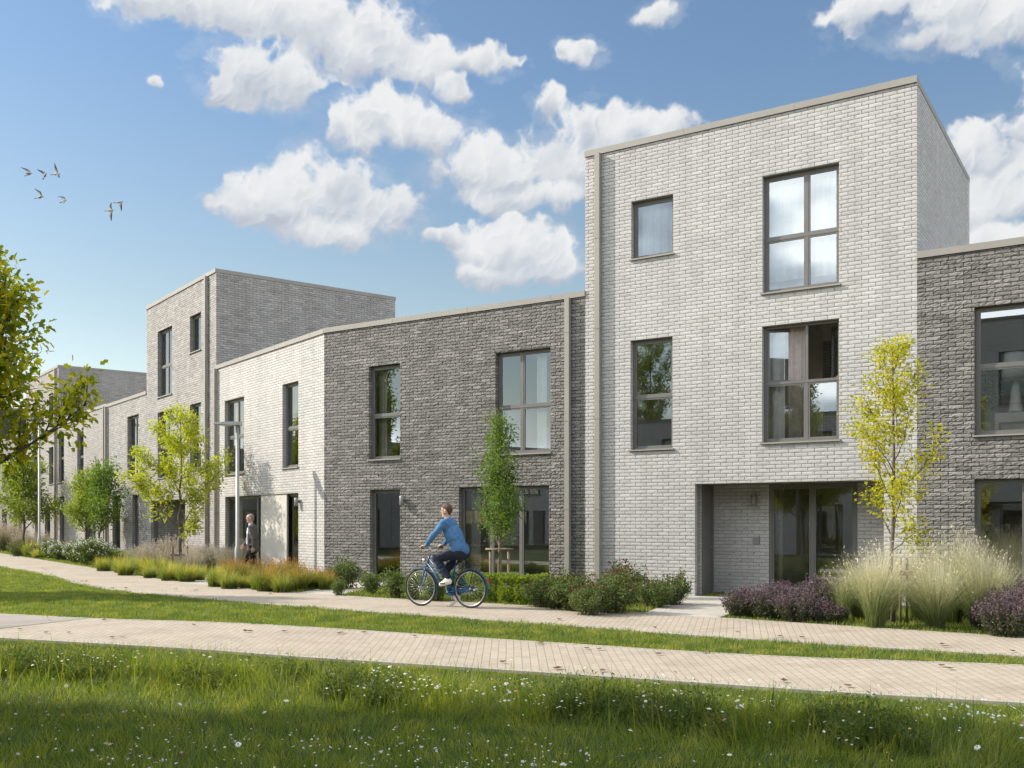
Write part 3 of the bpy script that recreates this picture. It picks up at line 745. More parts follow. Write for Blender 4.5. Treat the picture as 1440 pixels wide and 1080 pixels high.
def strip(name, back, front, mat, z, n=90, edge=True):
    b, sb = resample(back, n); f, sf = resample(front, n)
    mid = (b+f)/2; s = np.concatenate([[0], np.cumsum(np.linalg.norm(np.diff(mid, axis=0), axis=1))])
    wd = np.linalg.norm(b-f, axis=1)
    V = np.concatenate([np.c_[b, np.full(n, z)], np.c_[f, np.full(n, z)], np.c_[b, np.full(n, -.02)], np.c_[f, np.full(n, -.02)]])
    uv = np.concatenate([np.c_[0*wd, s], np.c_[wd, s], np.c_[0*wd, s], np.c_[wd, s]])
    i = np.arange(n-1)
    F = np.concatenate([np.c_[i, i+1, n+i+1, n+i], np.c_[i+1, i, 2*n+i, 2*n+i+1], np.c_[n+i, n+i+1, 3*n+i+1, 3*n+i]])
    o = MB().add(V, F).build(name, mat); setuv(o, uv); tag(o, kind='structure')
    if edge:
        for P, sg in ((b, 1), (f, -1)):
            T = np.gradient(P, axis=0); T /= np.linalg.norm(T, axis=1)[:, None]
            N = np.c_[-T[:, 1], T[:, 0]]
            N = np.where(((b-f)*sg*N).sum(1)[:, None] > 0, N, -N)
            Q = P+N*.07; zz = z+.004
            V = np.concatenate([np.c_[P, np.full(n, zz)], np.c_[Q, np.full(n, zz)], np.c_[P, np.full(n, -.02)], np.c_[Q, np.full(n, -.02)]])
            F = np.concatenate([np.c_[i, i+1, n+i+1, n+i], np.c_[i+1, i, 2*n+i, 2*n+i+1], np.c_[n+i, n+i+1, 3*n+i+1, 3*n+i]])
            tag(MB().add(V, F).build('path_edging', M['edging']), kind='structure')
    return b, f
far_back = [at(*p)[:2] for p in ((1440,900),(1015,872),(720,853),(470,839),(250,820),(135,801),(0,779))]
far_front = [at(*p)[:2] for p in ((1440,926),(1070,902),(720,876.5),(360,850),(150,829.5),(60,808.5),(0,797.5))]
def ext(P, L0, L1):
    P = [np.array(p) for p in P]
    a = P[0]+(P[0]-P[1])/np.linalg.norm(P[0]-P[1])*L0; b = P[-1]+(P[-1]-P[-2])/np.linalg.norm(P[-1]-P[-2])*L1
    return [a]+P+[b]
far_back = ext(far_back, 14, 28); far_front = ext(far_front, 14, 40)
near_back = ext([at(*p)[:2] for p in ((1440,940),(1070,926),(720,904),(360,881),(120,872.3),(0,866))], 9, 16)
near_front = ext([at(*p)[:2] for p in ((1440,992),(1220,979),(960,961.5),(720,945.5),(415,925.5),(280,915.5),(0,899))], 9, 16)
FB, FF_ = strip('footpath', far_back, far_front, M['paver'], .030, n=140)
NB, NF = strip('footpath', near_back, near_front, M['paver'], .030, n=140)
def poly(name, pts, mat, z, ang=0.):
    P = np.array([p[:2] for p in pts]); n = len(P)
    V = np.concatenate([np.c_[P, np.full(n, z)], np.c_[P, np.full(n, -.02)]])
    F = [tuple(range(n))]+[(i, n+i, n+(i+1) % n, (i+1) % n) for i in range(n)]
    o = MB().add(V, F).build(name, mat); ca, sa = math.cos(ang), math.sin(ang)
    uv = np.c_[V[:, 0]*ca+V[:, 1]*sa, -V[:, 0]*sa+V[:, 1]*ca]; setuv(o, uv); return tag(o, kind='structure')
def house1(x, d): return A+e1*x+nrm*d            # facade-1 coordinates: x along, d into the house
tx = 8.13+rx0
poly('entrance_paving', [at(902, 865.5), at(1004, 873.5), house1(tx+1.62, .01), house1(tx-.12, .01)], M['slab'], .026, a1)
poly('entrance_paving', [at(409, 836.5), at(466, 840.5), house1(2.55, -.02), house1(1.35, -.02)], M['slab'], .026, a1)
poly('entrance_paving', [at(236, 820.5), at(293, 825.5), at(330, 812), at(300, 808)], M['slab'], .026, a2)
dk = [at(0, 866), at(122, 872.6), at(0, 887)]
dk = [dk[0]+(dk[0]-dk[1])*.9, dk[0], dk[1], dk[2], dk[2]+(dk[2]-dk[1])*.9]
poly('grey_paving', dk, M['deck'], .036, math.atan2(*(at(122, 872.6)-at(0, 878))[1::-1]))
# ------------------------------------------------------------------ vegetation generators
def unit(v): return v/(np.linalg.norm(v, axis=-1, keepdims=True)+1e-9)
def leaf_cloud(mb, P, A, size, r, m=0, up=.6, wid=.62, lobed=True):
    """folded leaves at P pointing along A (n,3); real little blades with a crease"""
    n = len(P); A = unit(A+r.normal(0, .45, (n, 3)))
    Nn = unit(r.normal(0, 1, (n, 3))*(1-up)+np.array([0, 0, up]))
    S = unit(np.cross(A, Nn)); Nn = np.cross(S, A)
    L = (size*r.uniform(.65, 1.25, n))[:, None]; w_ = L*wid*.5
    fold = r.uniform(.1, .45, n)[:, None]*w_; droop = r.uniform(0, .25, n)[:, None]*L
    if lobed:
        V = np.stack([P, P+A*L*.30-S*w_*1.0+Nn*fold, P+A*L*.42-S*w_*.55+Nn*fold*.5, P+A*L*.72-S*w_*.8+Nn*(fold-droop*.5), P+A*L-Nn*droop,
                      P+A*L*.72+S*w_*.8+Nn*(fold-droop*.5), P+A*L*.42+S*w_*.55+Nn*fold*.5, P+A*L*.30+S*w_*1.0+Nn*fold], 1)
        F = np.array([(0, 2, 1, 1), (0, 4, 3, 2), (0, 6, 5, 4), (0, 7, 6, 6)])
        T = np.array([(0, 2, 1), (0, 4, 2), (2, 4, 3), (0, 6, 4), (4, 6, 5), (0, 7, 6)])
        FF = (T[None]+np.arange(n)[:, None, None]*8).reshape(-1, 3)
    else:
        V = np.stack([P, P+A*L*.5-S*w_+Nn*fold, P+A*L-Nn*droop, P+A*L*.5+S*w_+Nn*fold], 1)
        T = np.array([(0, 2, 1), (0, 3, 2)])
        FF = (T[None]+np.arange(n)[:, None, None]*4).reshape(-1, 3)
    mb.add(V.reshape(-1, 3), FF, m)

def blades(mb, P, H, W, lean, r, m=0, bend=1.0, seg=2, tipw=0.):
    """grass blades: base points P(n,3), heights H, widths W, lean vectors (n,2)"""
    n = len(P); H = np.broadcast_to(H, (n,)); W = np.broadcast_to(W, (n,))
    th = r.uniform(0, 2*np.pi, n); D = np.stack([np.cos(th), np.sin(th), 0*th], 1)
    Ln = np.concatenate([lean, np.zeros((n, 1))], 1)
    rows = []
    for i in range(seg+1):
        t = i/seg
        c = P+np.array([0, 0, 1.])*(H*(t-.18*bend*t*t*np.clip(np.linalg.norm(lean, axis=1)/(H+1e-6), 0, 2)))[:, None]+Ln*(t**(1+bend*.8))
        if i == seg and tipw <= 0: rows.append(c[:, None])
        else:
            ww = (W*(1-t**1.5*(1-tipw)))[:, None]*.5
            rows.append(np.stack([c-D*ww, c+D*ww], 1))
    V = np.concatenate(rows, 1); k = V.shape[1]
    base = np.arange(n)[:, None]*k
    for i in range(seg):
        if i == seg-1 and tipw <= 0: F = np.array([[2*i, 2*i+1, 2*i+2]])
        else: F = np.array([[2*i, 2*i+1, 2*i+3, 2*i+2]])
        FF = (F[None]+np.arange(n)[:, None, None]*k).reshape(-1, F.shape[1])
        mb.add(V.reshape(-1, 3) if i == 0 else np.zeros((0, 3)), FF if i == 0 else FF-n*k, m)

def limb(p0, d0, L, r, n=7, wig=.10, trop=.25):
    P = [np.array(p0, float)]; d = unit(np.array(d0, float))
    for i in range(n-1):
        d = unit(d+r.normal(0, wig, 3)+np.array([0, 0, trop/n])); P.append(P[-1]+d*L/(n-1))
    return np.array(P)
def along(P, t):
    s = np.linspace(0, 1, len(P)); return np.array([np.interp(t, s, P[:, k]) for k in range(3)]).T
def tree(label, loc, h, seed, bark, leaf, n1=14, f0=.3, spread=1.2, elev=(35, 60), prof=None, tr=.04, leafsize=.06, lpm=70, lean=(0, 0), n2=6, trop=.3, clump=.07, cat='tree', group=None, twiglen=.42, limbs=None, lobed=True, name='young_tree', topleaf=True, tw_start=.2):
    r = np.random.default_rng(seed)
    root = tag(empty(name, tuple(loc)), label, cat, group)
    wood = MB(); k = 12
    zt = np.linspace(0, 1, k)
    T = np.stack([lean[0]*zt**1.4+r.normal(0, .012*h*.5, k)*np.sin(zt*3.1), lean[1]*zt**1.4+r.normal(0, .012*h*.5, k)*np.sin(zt*3.1), zt*h*.96], 1); T[0] = 0
    wood.tube(T, tr*(1-zt*.85)+.004, 9)
    LP, LA = [], []
    prof = prof or (lambda s: math.sin(math.pi*min(1, .15+s*.85))**.8)
    specs = limbs or []
    if not limbs:
        for i in range(n1):
            s = f0+(.95-f0)*(i+r.uniform(0, .7))/n1
            rel = (s-f0)/(1-f0)
            specs.append((s, i*2.399+r.uniform(-.4, .4), spread*prof(rel)*r.uniform(.8, 1.15), R(r.uniform(*elev))))
    for (s, a, L, e) in specs:
        p = along(T, s); d = np.array([math.cos(a)*math.cos(e), math.sin(a)*math.cos(e), math.sin(e)])
        B = limb(p, d, L, r, 8, .09, trop)
        rb = max(.006, tr*(1-s*.8)*.55*min(1, .35+L/spread*.6))
        wood.tube(B, np.linspace(rb, .003, 8), 6)
        nt_ = max(2, int(n2*L/spread+1.5))
        axes = [(B, .35 if L > .5 else .15)]
        for j in range(nt_):
            t = tw_start+(1-tw_start)*(j+r.uniform(0, .9))/nt_
            q = along(B, min(t, 1)); bd = unit(along(B, min(t+.1, 1))-along(B, max(t-.1, 0)))
            d2 = unit(bd+r.normal(0, .62, 3)+np.array([0, 0, .15])); tl = twiglen*r.uniform(.5, 1.2)*(1.15-.5*t)
            G = limb(q, d2, tl, r, 5, .16, .2); wood.tube(G, np.linspace(max(.0035, rb*.35), .0015, 5), 4)
            axes.append((G, .1))
            if tl > .3:
                for _ in range(2):
                    t3 = r.uniform(.3, .9); G2 = limb(along(G, t3), unit(d2+r.normal(0, .7, 3)), tl*.5, r, 4, .2, .2)
                    wood.tube(G2, np.linspace(.002, .001, 4), 3); axes.append((G2, .05))
        for (G, ts) in axes:
            ln = np.linalg.norm(np.diff(G, axis=0), axis=1).sum(); m_ = int(ln*lpm*(1-ts)*r.uniform(.6, 1.3))
            if m_ < 1: continue
            t = ts+(1-ts)*r.random(m_)**.7
            pp = along(G, t); o = r.normal(0, clump, (m_, 3)); LP.append(pp+o); LA.append(unit(o+np.array([0, 0, -.03]))+.35*unit(G[-1]-G[0]))
    if topleaf:
        m_ = int(h*.2*lpm); t = r.uniform(.8, 1, m_); o = r.normal(0, clump, (m_, 3)); LP.append(along(T, t)+o); LA.append(unit(o+np.array([0, 0, .05])))
    wood.build('trunk', M[bark], root)
    P = np.concatenate(LP); Ax = np.concatenate(LA)
    lb = MB(); leaf_cloud(lb, P, Ax, np.full(len(P), leafsize), r, up=.55, lobed=lobed); lb.build('crown', M[leaf], root)
    return root

M['leaf_yellow'] = leafmat('leaf_yellow_green', [(.30, .30, .02), (.42, .40, .025), (.52, .48, .03), (.22, .26, .02), (.46, .44, .028)], .45)
M['leaf_lime'] = leafmat('leaf_lime', [(.25, .31, .022), (.36, .40, .028), (.48, .48, .032), (.18, .24, .02)], .45)
M['leaf_green'] = leafmat('leaf_fresh_green', [(.08, .15, .022), (.12, .20, .03), (.17, .26, .035), (.06, .11, .018)], .38)
M['leaf_mid'] = leafmat('leaf_mid_green', [(.15, .21, .035), (.22, .28, .045), (.30, .36, .06), (.11, .16, .028)], .4)
M['leaf_autumn'] = leafmat('leaf_green_gold', [(.13, .17, .024), (.20, .25, .028), (.34, .36, .03), (.16, .20, .024), (.62, .54, .035), (.50, .45, .03), (.30, .33, .028)], .55)
M['leaf_hedge'] = leafmat('leaf_hedge', [(.16, .23, .03), (.22, .29, .04), (.10, .16, .022), (.28, .33, .055)], .35)
M['leaf_shrub'] = leafmat('leaf_shrub', [(.075, .12, .035), (.11, .16, .045), (.15, .20, .06), (.055, .09, .026)], .28)
M['leaf_sage'] = leafmat('leaf_sage', [(.07, .075, .045), (.10, .10, .065), (.055, .065, .035)], .2)
M['flower_purple'] = leafmat('flower_purple', [(.11, .065, .09), (.15, .10, .125), (.08, .06, .065), (.21, .16, .165)], .25, tcol=(1.3, .9, 1.3))
M['flower_red'] = leafmat('flower_dark_red', [(.12, .025, .04), (.18, .05, .07), (.10, .02, .03)], .25, tcol=(1.3, .9, .9))
M['flower_white'] = leafmat('flower_white', [(.75, .75, .70), (.82, .82, .80), (.68, .68, .66)], .25, tcol=(1, 1, .95))
M['feather'] = leafmat('feather_grass', [(.30, .29, .15), (.38, .36, .20), (.24, .26, .12)], .4, zgrad=(1.15, [(.0, (.09, .13, .03)), (.30, (.15, .22, .055)), (.55, (.40, .41, .24)), (1., (.82, .77, .64))]), tcol=(1.2, 1.15, .9))
M['limegrass'] = leafmat('lime_grass', [(.17, .20, .045), (.27, .28, .07), (.36, .34, .11)], .42, zgrad=(.6, [(.0, (.07, .11, .025)), (.4, (.22, .26, .06)), (1., (.46, .43, .19))]), patch=6.)
M['palegrass'] = leafmat('pale_plume_grass', [(.30, .26, .22), (.36, .32, .28)], .4, zgrad=(.95, [(.0, (.12, .15, .05)), (.4, (.26, .26, .14)), (.75, (.46, .41, .36)), (1., (.58, .52, .48))]), tcol=(1.1, 1.05, .95))
M['redgrass'] = leafmat('red_tipped_grass', [(.14, .14, .03), (.20, .17, .04)], .4, zgrad=(.72, [(.0, (.08, .12, .022)), (.42, (.20, .24, .055)), (.70, (.30, .22, .09)), (1., (.36, .14, .11))]), patch=6.)
M['stem'] = simple('green_stem', (.08, .11, .03), .8, var=.2)
M['turf'] = leafmat('turf_blades', [(.125, .17, .04), (.17, .22, .05), (.21, .26, .065), (.145, .19, .045), (.26, .27, .10)], .42, patch=2.2)
M['meadow'] = leafmat('meadow_blades', [(.095, .138, .028), (.14, .192, .038), (.20, .25, .05), (.29, .32, .068), (.11, .155, .031)], .42, patch=3.2)

# ------------------------------------------------------------------ trees
def g(px, py): return at(px, py)
def offc(Y, px, z=0): return atY(px, Y, z)
tree('young yellow green tree staked among the feather grass, right of the entrance', g(1255, 879), 4.5, 6, 'bark', 'leaf_yellow', n1=17, f0=.26, spread=1.25, elev=(34, 58), prof=lambda s: (.62+.9*s) if s < .35 else .93*(1.12-s)**.5, tr=.036, leafsize=.060, lpm=88, n2=8, clump=.065, trop=.35, twiglen=.40)
tree('narrow fresh green tree behind the box hedge, tied to pale round stakes', offc(21.3, 702), 3.95, 5, 'barkpale', 'leaf_green', n1=26, f0=.24, spread=.62, elev=(48, 72), prof=lambda s: 1.5-.6*s if s < .35 else .95-.55*s, tr=.03, leafsize=.056, lpm=100, n2=8, clump=.075, twiglen=.36)
tree('spreading yellow green tree with a low tie bar, left of the tall street lamp', offc(31, 254), 5.0, 8, 'bark', 'leaf_lime', limbs=[(.30, 3.3, 2.2, R(40)), (.30, .1, 1.5, R(52)), (.38, 2.9, 2.0, R(48)), (.45, -.3, 1.7, R(30)), (.48, 1.6, 1.2, R(50)), (.52, 4.6, 1.3, R(45)), (.58, 3.5, 1.7, R(35)), (.62, .4, 1.6, R(30)), (.68, 5.4, 1.2, R(45)), (.72, 2.4, 1.2, R(45)), (.78, 3.8, 1.1, R(45)), (.82, .9, 1.0, R(50)), (.88, 5.2, .8, R(55)), (.92, 2.8, .7, R(60)), (.2, .2, .8, R(50))], tr=.055, leafsize=.085, lpm=92, n2=9, clump=.085, twiglen=.55, spread=1.8)
tree('leafy young tree with a slim trunk, left one of a pair by white flowers', offc(41.5, 121), 3.7, 13, 'bark', 'leaf_mid', n1=22, f0=.28, spread=1.25, elev=(30, 55), tr=.05, leafsize=.10, lpm=62, n2=7, clump=.11, twiglen=.5, prof=lambda s: 1.1-.75*s)
tree('darker young tree with a leaning trunk, right one of the pair by white flowers', offc(40.0, 139), 4.0, 14, 'bark', 'leaf_green', n1=20, f0=.30, spread=1.2, elev=(35, 60), tr=.05, leafsize=.10, lpm=48, n2=7, clump=.11, twiglen=.5, lean=(.35, 0), prof=lambda s: 1.1-.7*s)
tree('round young tree far down the path, under the overhanging branches', offc(50, 33), 4.9, 21, 'bark', 'leaf_mid', n1=24, f0=.26, spread=1.7, elev=(25, 55), tr=.07, leafsize=.12, lpm=70, n2=7, clump=.14, twiglen=.6, prof=lambda s: 1.05-.7*s)
SC = .70
tree('large gold green tree reaching its branches in from the left edge', (-4.72, 7.2, 0), 3.35, 33, 'bark', 'leaf_autumn', name='broadleaf_tree', tr=.075, leafsize=.061, lpm=118, n2=14, clump=.048, twiglen=.47, spread=1.65, topleaf=True, trop=.5,
     limbs=[(s_, a_, L_*SC, R(e_)) for (s_, a_, L_, e_) in ((.50, .02, 2.6, 33), (.48, .62, 2.3, 34), (.48, -.42, 2.3, 34), (.48, 1.9, 1.9, 32), (.48, 3.1, 2.0, 32), (.48, 4.2, 1.9, 32), (.52, .25, 2.75, 36), (.54, -.22, 2.6, 40), (.56, -.9, 1.9, 42), (.56, 1.3, 1.8, 42), (.58, .05, 2.5, 50), (.62, 2.5, 1.6, 50), (.62, 3.9, 1.7, 50), (.64, .5, 1.9, 52), (.68, -.55, 1.6, 54), (.72, .15, 1.6, 62), (.8, 1.7, 1., 60), (.8, 3.6, 1., 60), (.86, -.2, .9, 66), (.88, 5., .8, 66), (.52, .10, 2.3, 40), (.60, -.1, 2.1, 58))])
# trees standing outside the left edge: their shade lies on the grass, the panes mirror them
for (x, y, hh, sd, lf, sp, f_, lab) in ((-8.9, 8.0, 5.4, 41, 'leaf_autumn', 1.8, .3, 'gold green tree outside the left edge whose shade crosses the wild grass'),
                                    (-8.3, 8.8, 9.2, 43, 'leaf_autumn', 1.6, .55, 'tall tree nearest the camera outside the left edge, shading the meadow'),
                                    (-10.8, 8.3, 6.6, 48, 'leaf_autumn', 1.9, .3, 'gold green tree farther left of the meadow, outside the left edge'),
                                    (-11.8, 8.9, 10.5, 49, 'leaf_autumn', 1.6, .5, 'tallest tree outside the left edge, its top shading the meadow'),
                                    (-17.0, 22.5, 8.4, 42, 'leaf_mid', 1.9, .36, 'tall tree beside the footpath outside the left edge, shading the lawn'),
                                    (-15.5, 13.0, 6.5, 44, 'leaf_lime', 2.0, .3, 'slim tree on the green outside the left edge, mirrored in a pane'),
                                    (-24., 4.8, 12.5, 50, 'leaf_mid', 2.6, .3, 'tall tree far outside the left edge, mirrored in a white house window'),
                                    (-44., 48., 6., 45, 'leaf_mid', 4., .2, 'big tree far beyond the left edge, first of three mirrored in the white house'),
                                    (-52., 58., 6.4, 46, 'leaf_green', 4.2, .2, 'big tree far beyond the left edge, middle one of three'),
                                    (-40., 38., 6., 47, 'leaf_mid', 4., .2, 'big tree far beyond the left edge, nearest the grey houses')):
    big = sp > 3
    tree(lab, (x, y, 0), hh, sd, 'bark', lf, n1=26, f0=f_, spread=sp, elev=(25, 60), tr=.08 if not big else .2, leafsize=.10 if not big else .3, lpm=(170 if x > -12 else 125) if not big else 24, n2=9, clump=.12 if not big else .3, twiglen=.6 if not big else 1.5, name='broadleaf_tree', prof=lambda s: 1.1-.7*s)

# stakes
def stakes(label, loc, spots, h, mat, r_=.03, ring=None, bar=None, ang=0.):
    root = tag(empty('tree_stake_frame', tuple(loc), ang), label, 'tree stakes')
    for (x, y) in spots: MB().tube([(x, y, 0), (x+.004, y, h*.6), (x, y, h)], r_, 8).build('stake', M[mat], root)
    if ring:
        t = np.arange(28)*2*np.pi/28; q = MB(); z = h
        for (r0, r1, z0, z1) in ((ring*.55, ring, h+.002, h+.03),):
            V = np.concatenate([np.stack([rr*np.cos(t), rr*np.sin(t), 0*t+zz], 1) for rr, zz in ((r0, z0), (r1, z0), (r1, z1), (r0, z1))])
            F = [(a*28+i, a*28+(i+1) % 28, b*28+(i+1) % 28, b*28+i) for a, b in ((0, 1), (1, 2), (2, 3), (3, 0)) for i in range(28)]
            q.add(V, F)
        q.build('ring', M[mat], root)
    for (p0, p1, z) in bar or []:
        p0 = np.array([*p0, 0.]); p1 = np.array([*p1, 0.]); d = unit(p1-p0); n = np.array([-d[1], d[0], 0])*.018
        q = MB(); a, b = p0-d*.05, p1+d*.05
        V = [a-n, b-n, b+n, a+n]; V = [v+np.array([0, 0, z]) for v in V]+[v+np.array([0, 0, z+.07]) for v in V]
        q.add(V, [(3, 2, 1, 0), (4, 5, 6, 7), (0, 1, 5, 4), (1, 2, 6, 5), (2, 3, 7, 6), (3, 0, 4, 7)]); q.build('tie_bar', M[mat], root)
    return root
stakes('three pale round stakes with a ring holding the tree behind the hedge', offc(21.3, 702), [(-.19, -.1), (.2, -.12), (.02, .2)], 1.02, 'stake', .028, ring=.30)
stakes('low dark timber stakes and tie bar around the spreading tree', offc(31, 254), [(-.22, -.1), (.24, -.1)], .86, 'darkstake', .035, bar=[((-.22, -.147), (.24, -.147), .55)])
stakes('pair of slim stakes with a short tie bar inside the feather grass', g(1262, 879), [(.02, -.06), (.14, -.02)], 1.05, 'stake', .022, bar=[((.02, -.1), (.14, -.1), .78)])

# ------------------------------------------------------------------ planting
def tuft(name, label, cat, group, loc, n, h, spread, mat, seed, w_=.006, flop=.55, rad=.14, seg=3, rz=0., plume=0):
    r = np.random.default_rng(seed); root_r = rad*np.sqrt(r.random(n)); th = r.uniform(0, 2*np.pi, n)
    P = np.stack([root_r*np.cos(th), root_r*np.sin(th), 0*th], 1)
    H = h*r.uniform(.55, 1.05, n); out_ = (r.random(n)**.8)*spread
    a = th+r.normal(0, .5, n); lean = np.stack([np.cos(a)*out_, np.sin(a)*out_], 1)+np.array([.10, -.02])*h
    mb = MB(); blades(mb, P, H*(1-.25*out_/max(spread, .01)), w_*r.uniform(.7, 1.3, n), lean, r, bend=flop*1.8, seg=seg)
    if plume:
        k = plume; idx = r.integers(0, n, k); t = r.uniform(.72, 1., k)
        Hh = (H*(1-.25*out_/max(spread, .01)))[idx]; ln = np.linalg.norm(lean[idx], axis=1)
        bend = flop*1.8
        c = P[idx]+np.stack([lean[idx, 0]*t**(1+bend*.8), lean[idx, 1]*t**(1+bend*.8), Hh*(t-.18*bend*t*t*np.clip(ln/Hh, 0, 2))], 1)
        leaf_cloud(mb, c+r.normal(0, .012, (k, 3)), np.tile([.3, 0, .8], (k, 1)), np.full(k, .05), r, up=.2, wid=.35, lobed=False)
    o = mb.build(name, M[mat], loc=tuple(loc)); o.rotation_euler[2] = rz
    return tag(o, label, cat, group)
def again(src, label, loc, s=1., rz=0.):
    if label.startswith(('lime', 'red', 'low', 'wide', 'tall')): s *= 1+.22*math.sin(loc[0]*37+loc[1]*11); loc = (loc[0]+.12*math.sin(loc[1]*51), loc[1]+.12*math.sin(loc[0]*43), 0)
    c = copy_tree(src); c.location = tuple(loc); c.scale = (s, s, s*(1+.12*math.sin(rz*5))); c.rotation_euler[2] = rz; c['label'] = label; return c

FG = 'feather grass clumps by the entrance'
f1 = tuft('feather_grass', 'broad pale feather grass clump left of the staked yellow tree', 'ornamental grass', FG, g(1231, 885), 1100, 1.50, .66, 'feather', 1, .0055, .62, .13, 5, plume=260)
tuft('feather_grass', 'small slim feather grass tuft at the left end, beside the purple sage', 'ornamental grass', FG, g(1185, 874), 360, .92, .26, 'feather', 2, .005, .5, .08, 5, plume=80)
again(f1, 'big feather grass clump right of the staked yellow tree, nearest the path', g(1316, 887), .98, 2.1)
again(f1, 'feather grass clump behind the others, leaning towards the dark house', g(1365, 872), 1.0, 4.0)
again(f1, 'feather grass clump at the back, left of the staked tree', g(1208, 873), .92, 3.3)
again(f1, 'feather grass clump at the back, right of the slim stakes', g(1292, 871), 1.0, 5.2)
again(f1, 'feather grass clump in the middle of the right group', g(1338, 880), 1.05, .4)
again(f1, 'feather grass clump touching the yellow tree trunk on its left', g(1247, 874), 1.0, 1.9)
again(f1, 'feather grass clump right of the middle, near the last sage', g(1376, 884), .9, 2.8)
again(f1, 'feather grass clump farthest right, in front of the ground floor glass', g(1400, 866), .92, 1.1)

def spike_plant(name, label, cat, group, loc, n, h, rad, leafm, flowm, seed, fl=.045, nf=9, dens=1.0):
    r = np.random.default_rng(seed); root = tag(empty(name, tuple(loc)), label, cat, group)
    th = r.uniform(0, 2*np.pi, n); rr = rad*np.sqrt(r.random(n))
    B = np.stack([rr*np.cos(th)*.55, rr*np.sin(th)*.55, 0*th], 1)
    H = h*(1-.35*(rr/rad)**2)*r.uniform(.75, 1.1, n)
    Tp = np.stack([rr*np.cos(th)*1.25+r.normal(0, .03, n), rr*np.sin(th)*1.25+r.normal(0, .03, n), H], 1)
    st = MB(); W = np.full(n, .006)
    blades(st, B, H, W, (Tp-B)[:, :2], r, bend=.2, seg=2); st.build('stem', M['stem'], root)
    kl = int(n*16*dens); i = r.integers(0, n, kl); t = r.random(kl)**.8*.72+.03
    P = B[i]+(Tp-B)[i]*t[:, None]+r.normal(0, .022, (kl, 3)); P[:, 2] = np.maximum(P[:, 2], .01)
    lb = MB(); leaf_cloud(lb, P, r.normal(0, 1, (kl, 3))+np.array([0, 0, .4]), np.full(kl, .05), r, up=.4, wid=.42, lobed=False); lb.build('foliage', M[leafm], root)
    kf = n*nf; i = np.repeat(np.arange(n), nf); t = r.uniform(.70, 1.02, kf)
    P = B[i]+(Tp-B)[i]*t[:, None]+r.normal(0, .009, (kf, 3))
    fb = MB(); leaf_cloud(fb, P, r.normal(0, 1, (kf, 3))+np.array([0, 0, .5]), np.full(kf, fl*.62), r, up=.2, wid=.8, lobed=False); tag(fb.build('flowers', M[flowm], root), kind='stuff')
    return root
SG = 'purple sage plants along the right path'
s1 = spike_plant('flowering_sage', 'purple sage at the left end, beside the pale entrance slab', 'sage', SG, g(1042, 868), 170, .50, .30, 'leaf_sage', 'flower_purple', 1)
s2 = spike_plant('flowering_sage', 'wide purple sage second from the pale entrance slab', 'sage', SG, g(1085, 871), 240, .62, .38, 'leaf_sage', 'flower_purple', 2)
again(s2, 'purple sage in the middle of the row, before the glazed screen', g(1122, 876), .95, 2.)
again(s1, 'low purple sage nearest the path edge, left of the small feather tuft', g(1158, 879), 1.05, 1.)
again(s2, 'tall purple sage behind the row, against the glazed screen', g(1150, 862), 1.08, 4.)
again(s1, 'purple sage behind the first ones, under the house bell panel', g(1100, 860), 1.1, 5.)
again(s2, 'purple sage on the path edge at the right edge of the picture', g(1418, 897), 1.0, 3.)
again(s2, 'tall dark sage half cut by the right edge of the picture', g(1448, 890), 1.1, .7)
again(s1, 'small sage between the last feather grass and the right edge', g(1385, 886), .8, 2.5)

def shrub(name, label, cat, group, loc, h, rad, n, leafm, seed, flow=None, nf=0, ls=.05, stems=26, box=None, flat=.5):
    r = np.random.default_rng(seed); root = tag(empty(name, tuple(loc)), label, cat, group)
    S = []
    st = MB(); LP = []; LA = []
    for i in range(stems):
        a = r.uniform(0, 2*np.pi); q = rad*math.sqrt(r.random()); e = h*(1-.45*(q/rad)**2)*r.uniform(.72, 1.12)
        b = np.array([.35*q*math.cos(a), .35*q*math.sin(a), 0]); tp = np.array([q*math.cos(a), q*math.sin(a), e])
        G = np.array([b+(tp-b)*t+np.array([0, 0, .12*h*math.sin(t*3.14)])+r.normal(0, .012, 3) for t in np.linspace(0, 1, 6)]); G[0] = b
        st.tube(G, np.linspace(.007, .002, 6), 4)
        m_ = n//stems; t = .08+.92*r.random(m_)**.75; o = r.normal(0, .042, (m_, 3)); p = along(G, t)+o; p[:, 2] = np.maximum(p[:, 2], .015)
        LP.append(p); LA.append(unit(o)+np.array([0, 0, .35])); S.append(tp)
    st.build('stem', M['bark'], root)
    P = np.concatenate(LP); lb = MB(); leaf_cloud(lb, P, np.concatenate(LA), np.full(len(P), ls), r, up=flat, lobed=False); lb.build('foliage', M[leafm], root)
    if flow:
        S = np.array(S); i = r.integers(0, len(S), nf); p = S[i]+r.normal(0, .05, (nf, 3))+np.array([0, 0, .02])
        fb = MB()
        for k in range(3): leaf_cloud(fb, p+r.normal(0, .006, (nf, 3)), r.normal(0, 1, (nf, 3))+np.array([0, 0, .6]), np.full(nf, .038), r, up=.5, wid=.9, lobed=False)
        tag(fb.build('flowers', M[flow], root), kind='stuff')
    return root
SH = 'dark green shrubs in front of the tall white house'
b1_ = shrub('flowering_shrub', 'dark green shrub with deep red flowers below the second downpipe', 'shrub', SH, g(812, 861), .74, .50, 3300, 'leaf_shrub', 1, 'flower_red', 60, stems=46)
b2_ = shrub('flowering_shrub', 'red flowered shrub in the middle of the row by the white wall', 'shrub', SH, g(862, 864), .74, .50, 3100, 'leaf_shrub', 2, 'flower_red', 90, stems=46)
b3_ = again(b1_, 'tallest shrub of the row, under the lower left window of the white house', g(915, 855), 1.10, 2.2)
again(b2_, 'low shrub closest to the path between two taller red flowered ones', g(836, 866), .72, 1.)
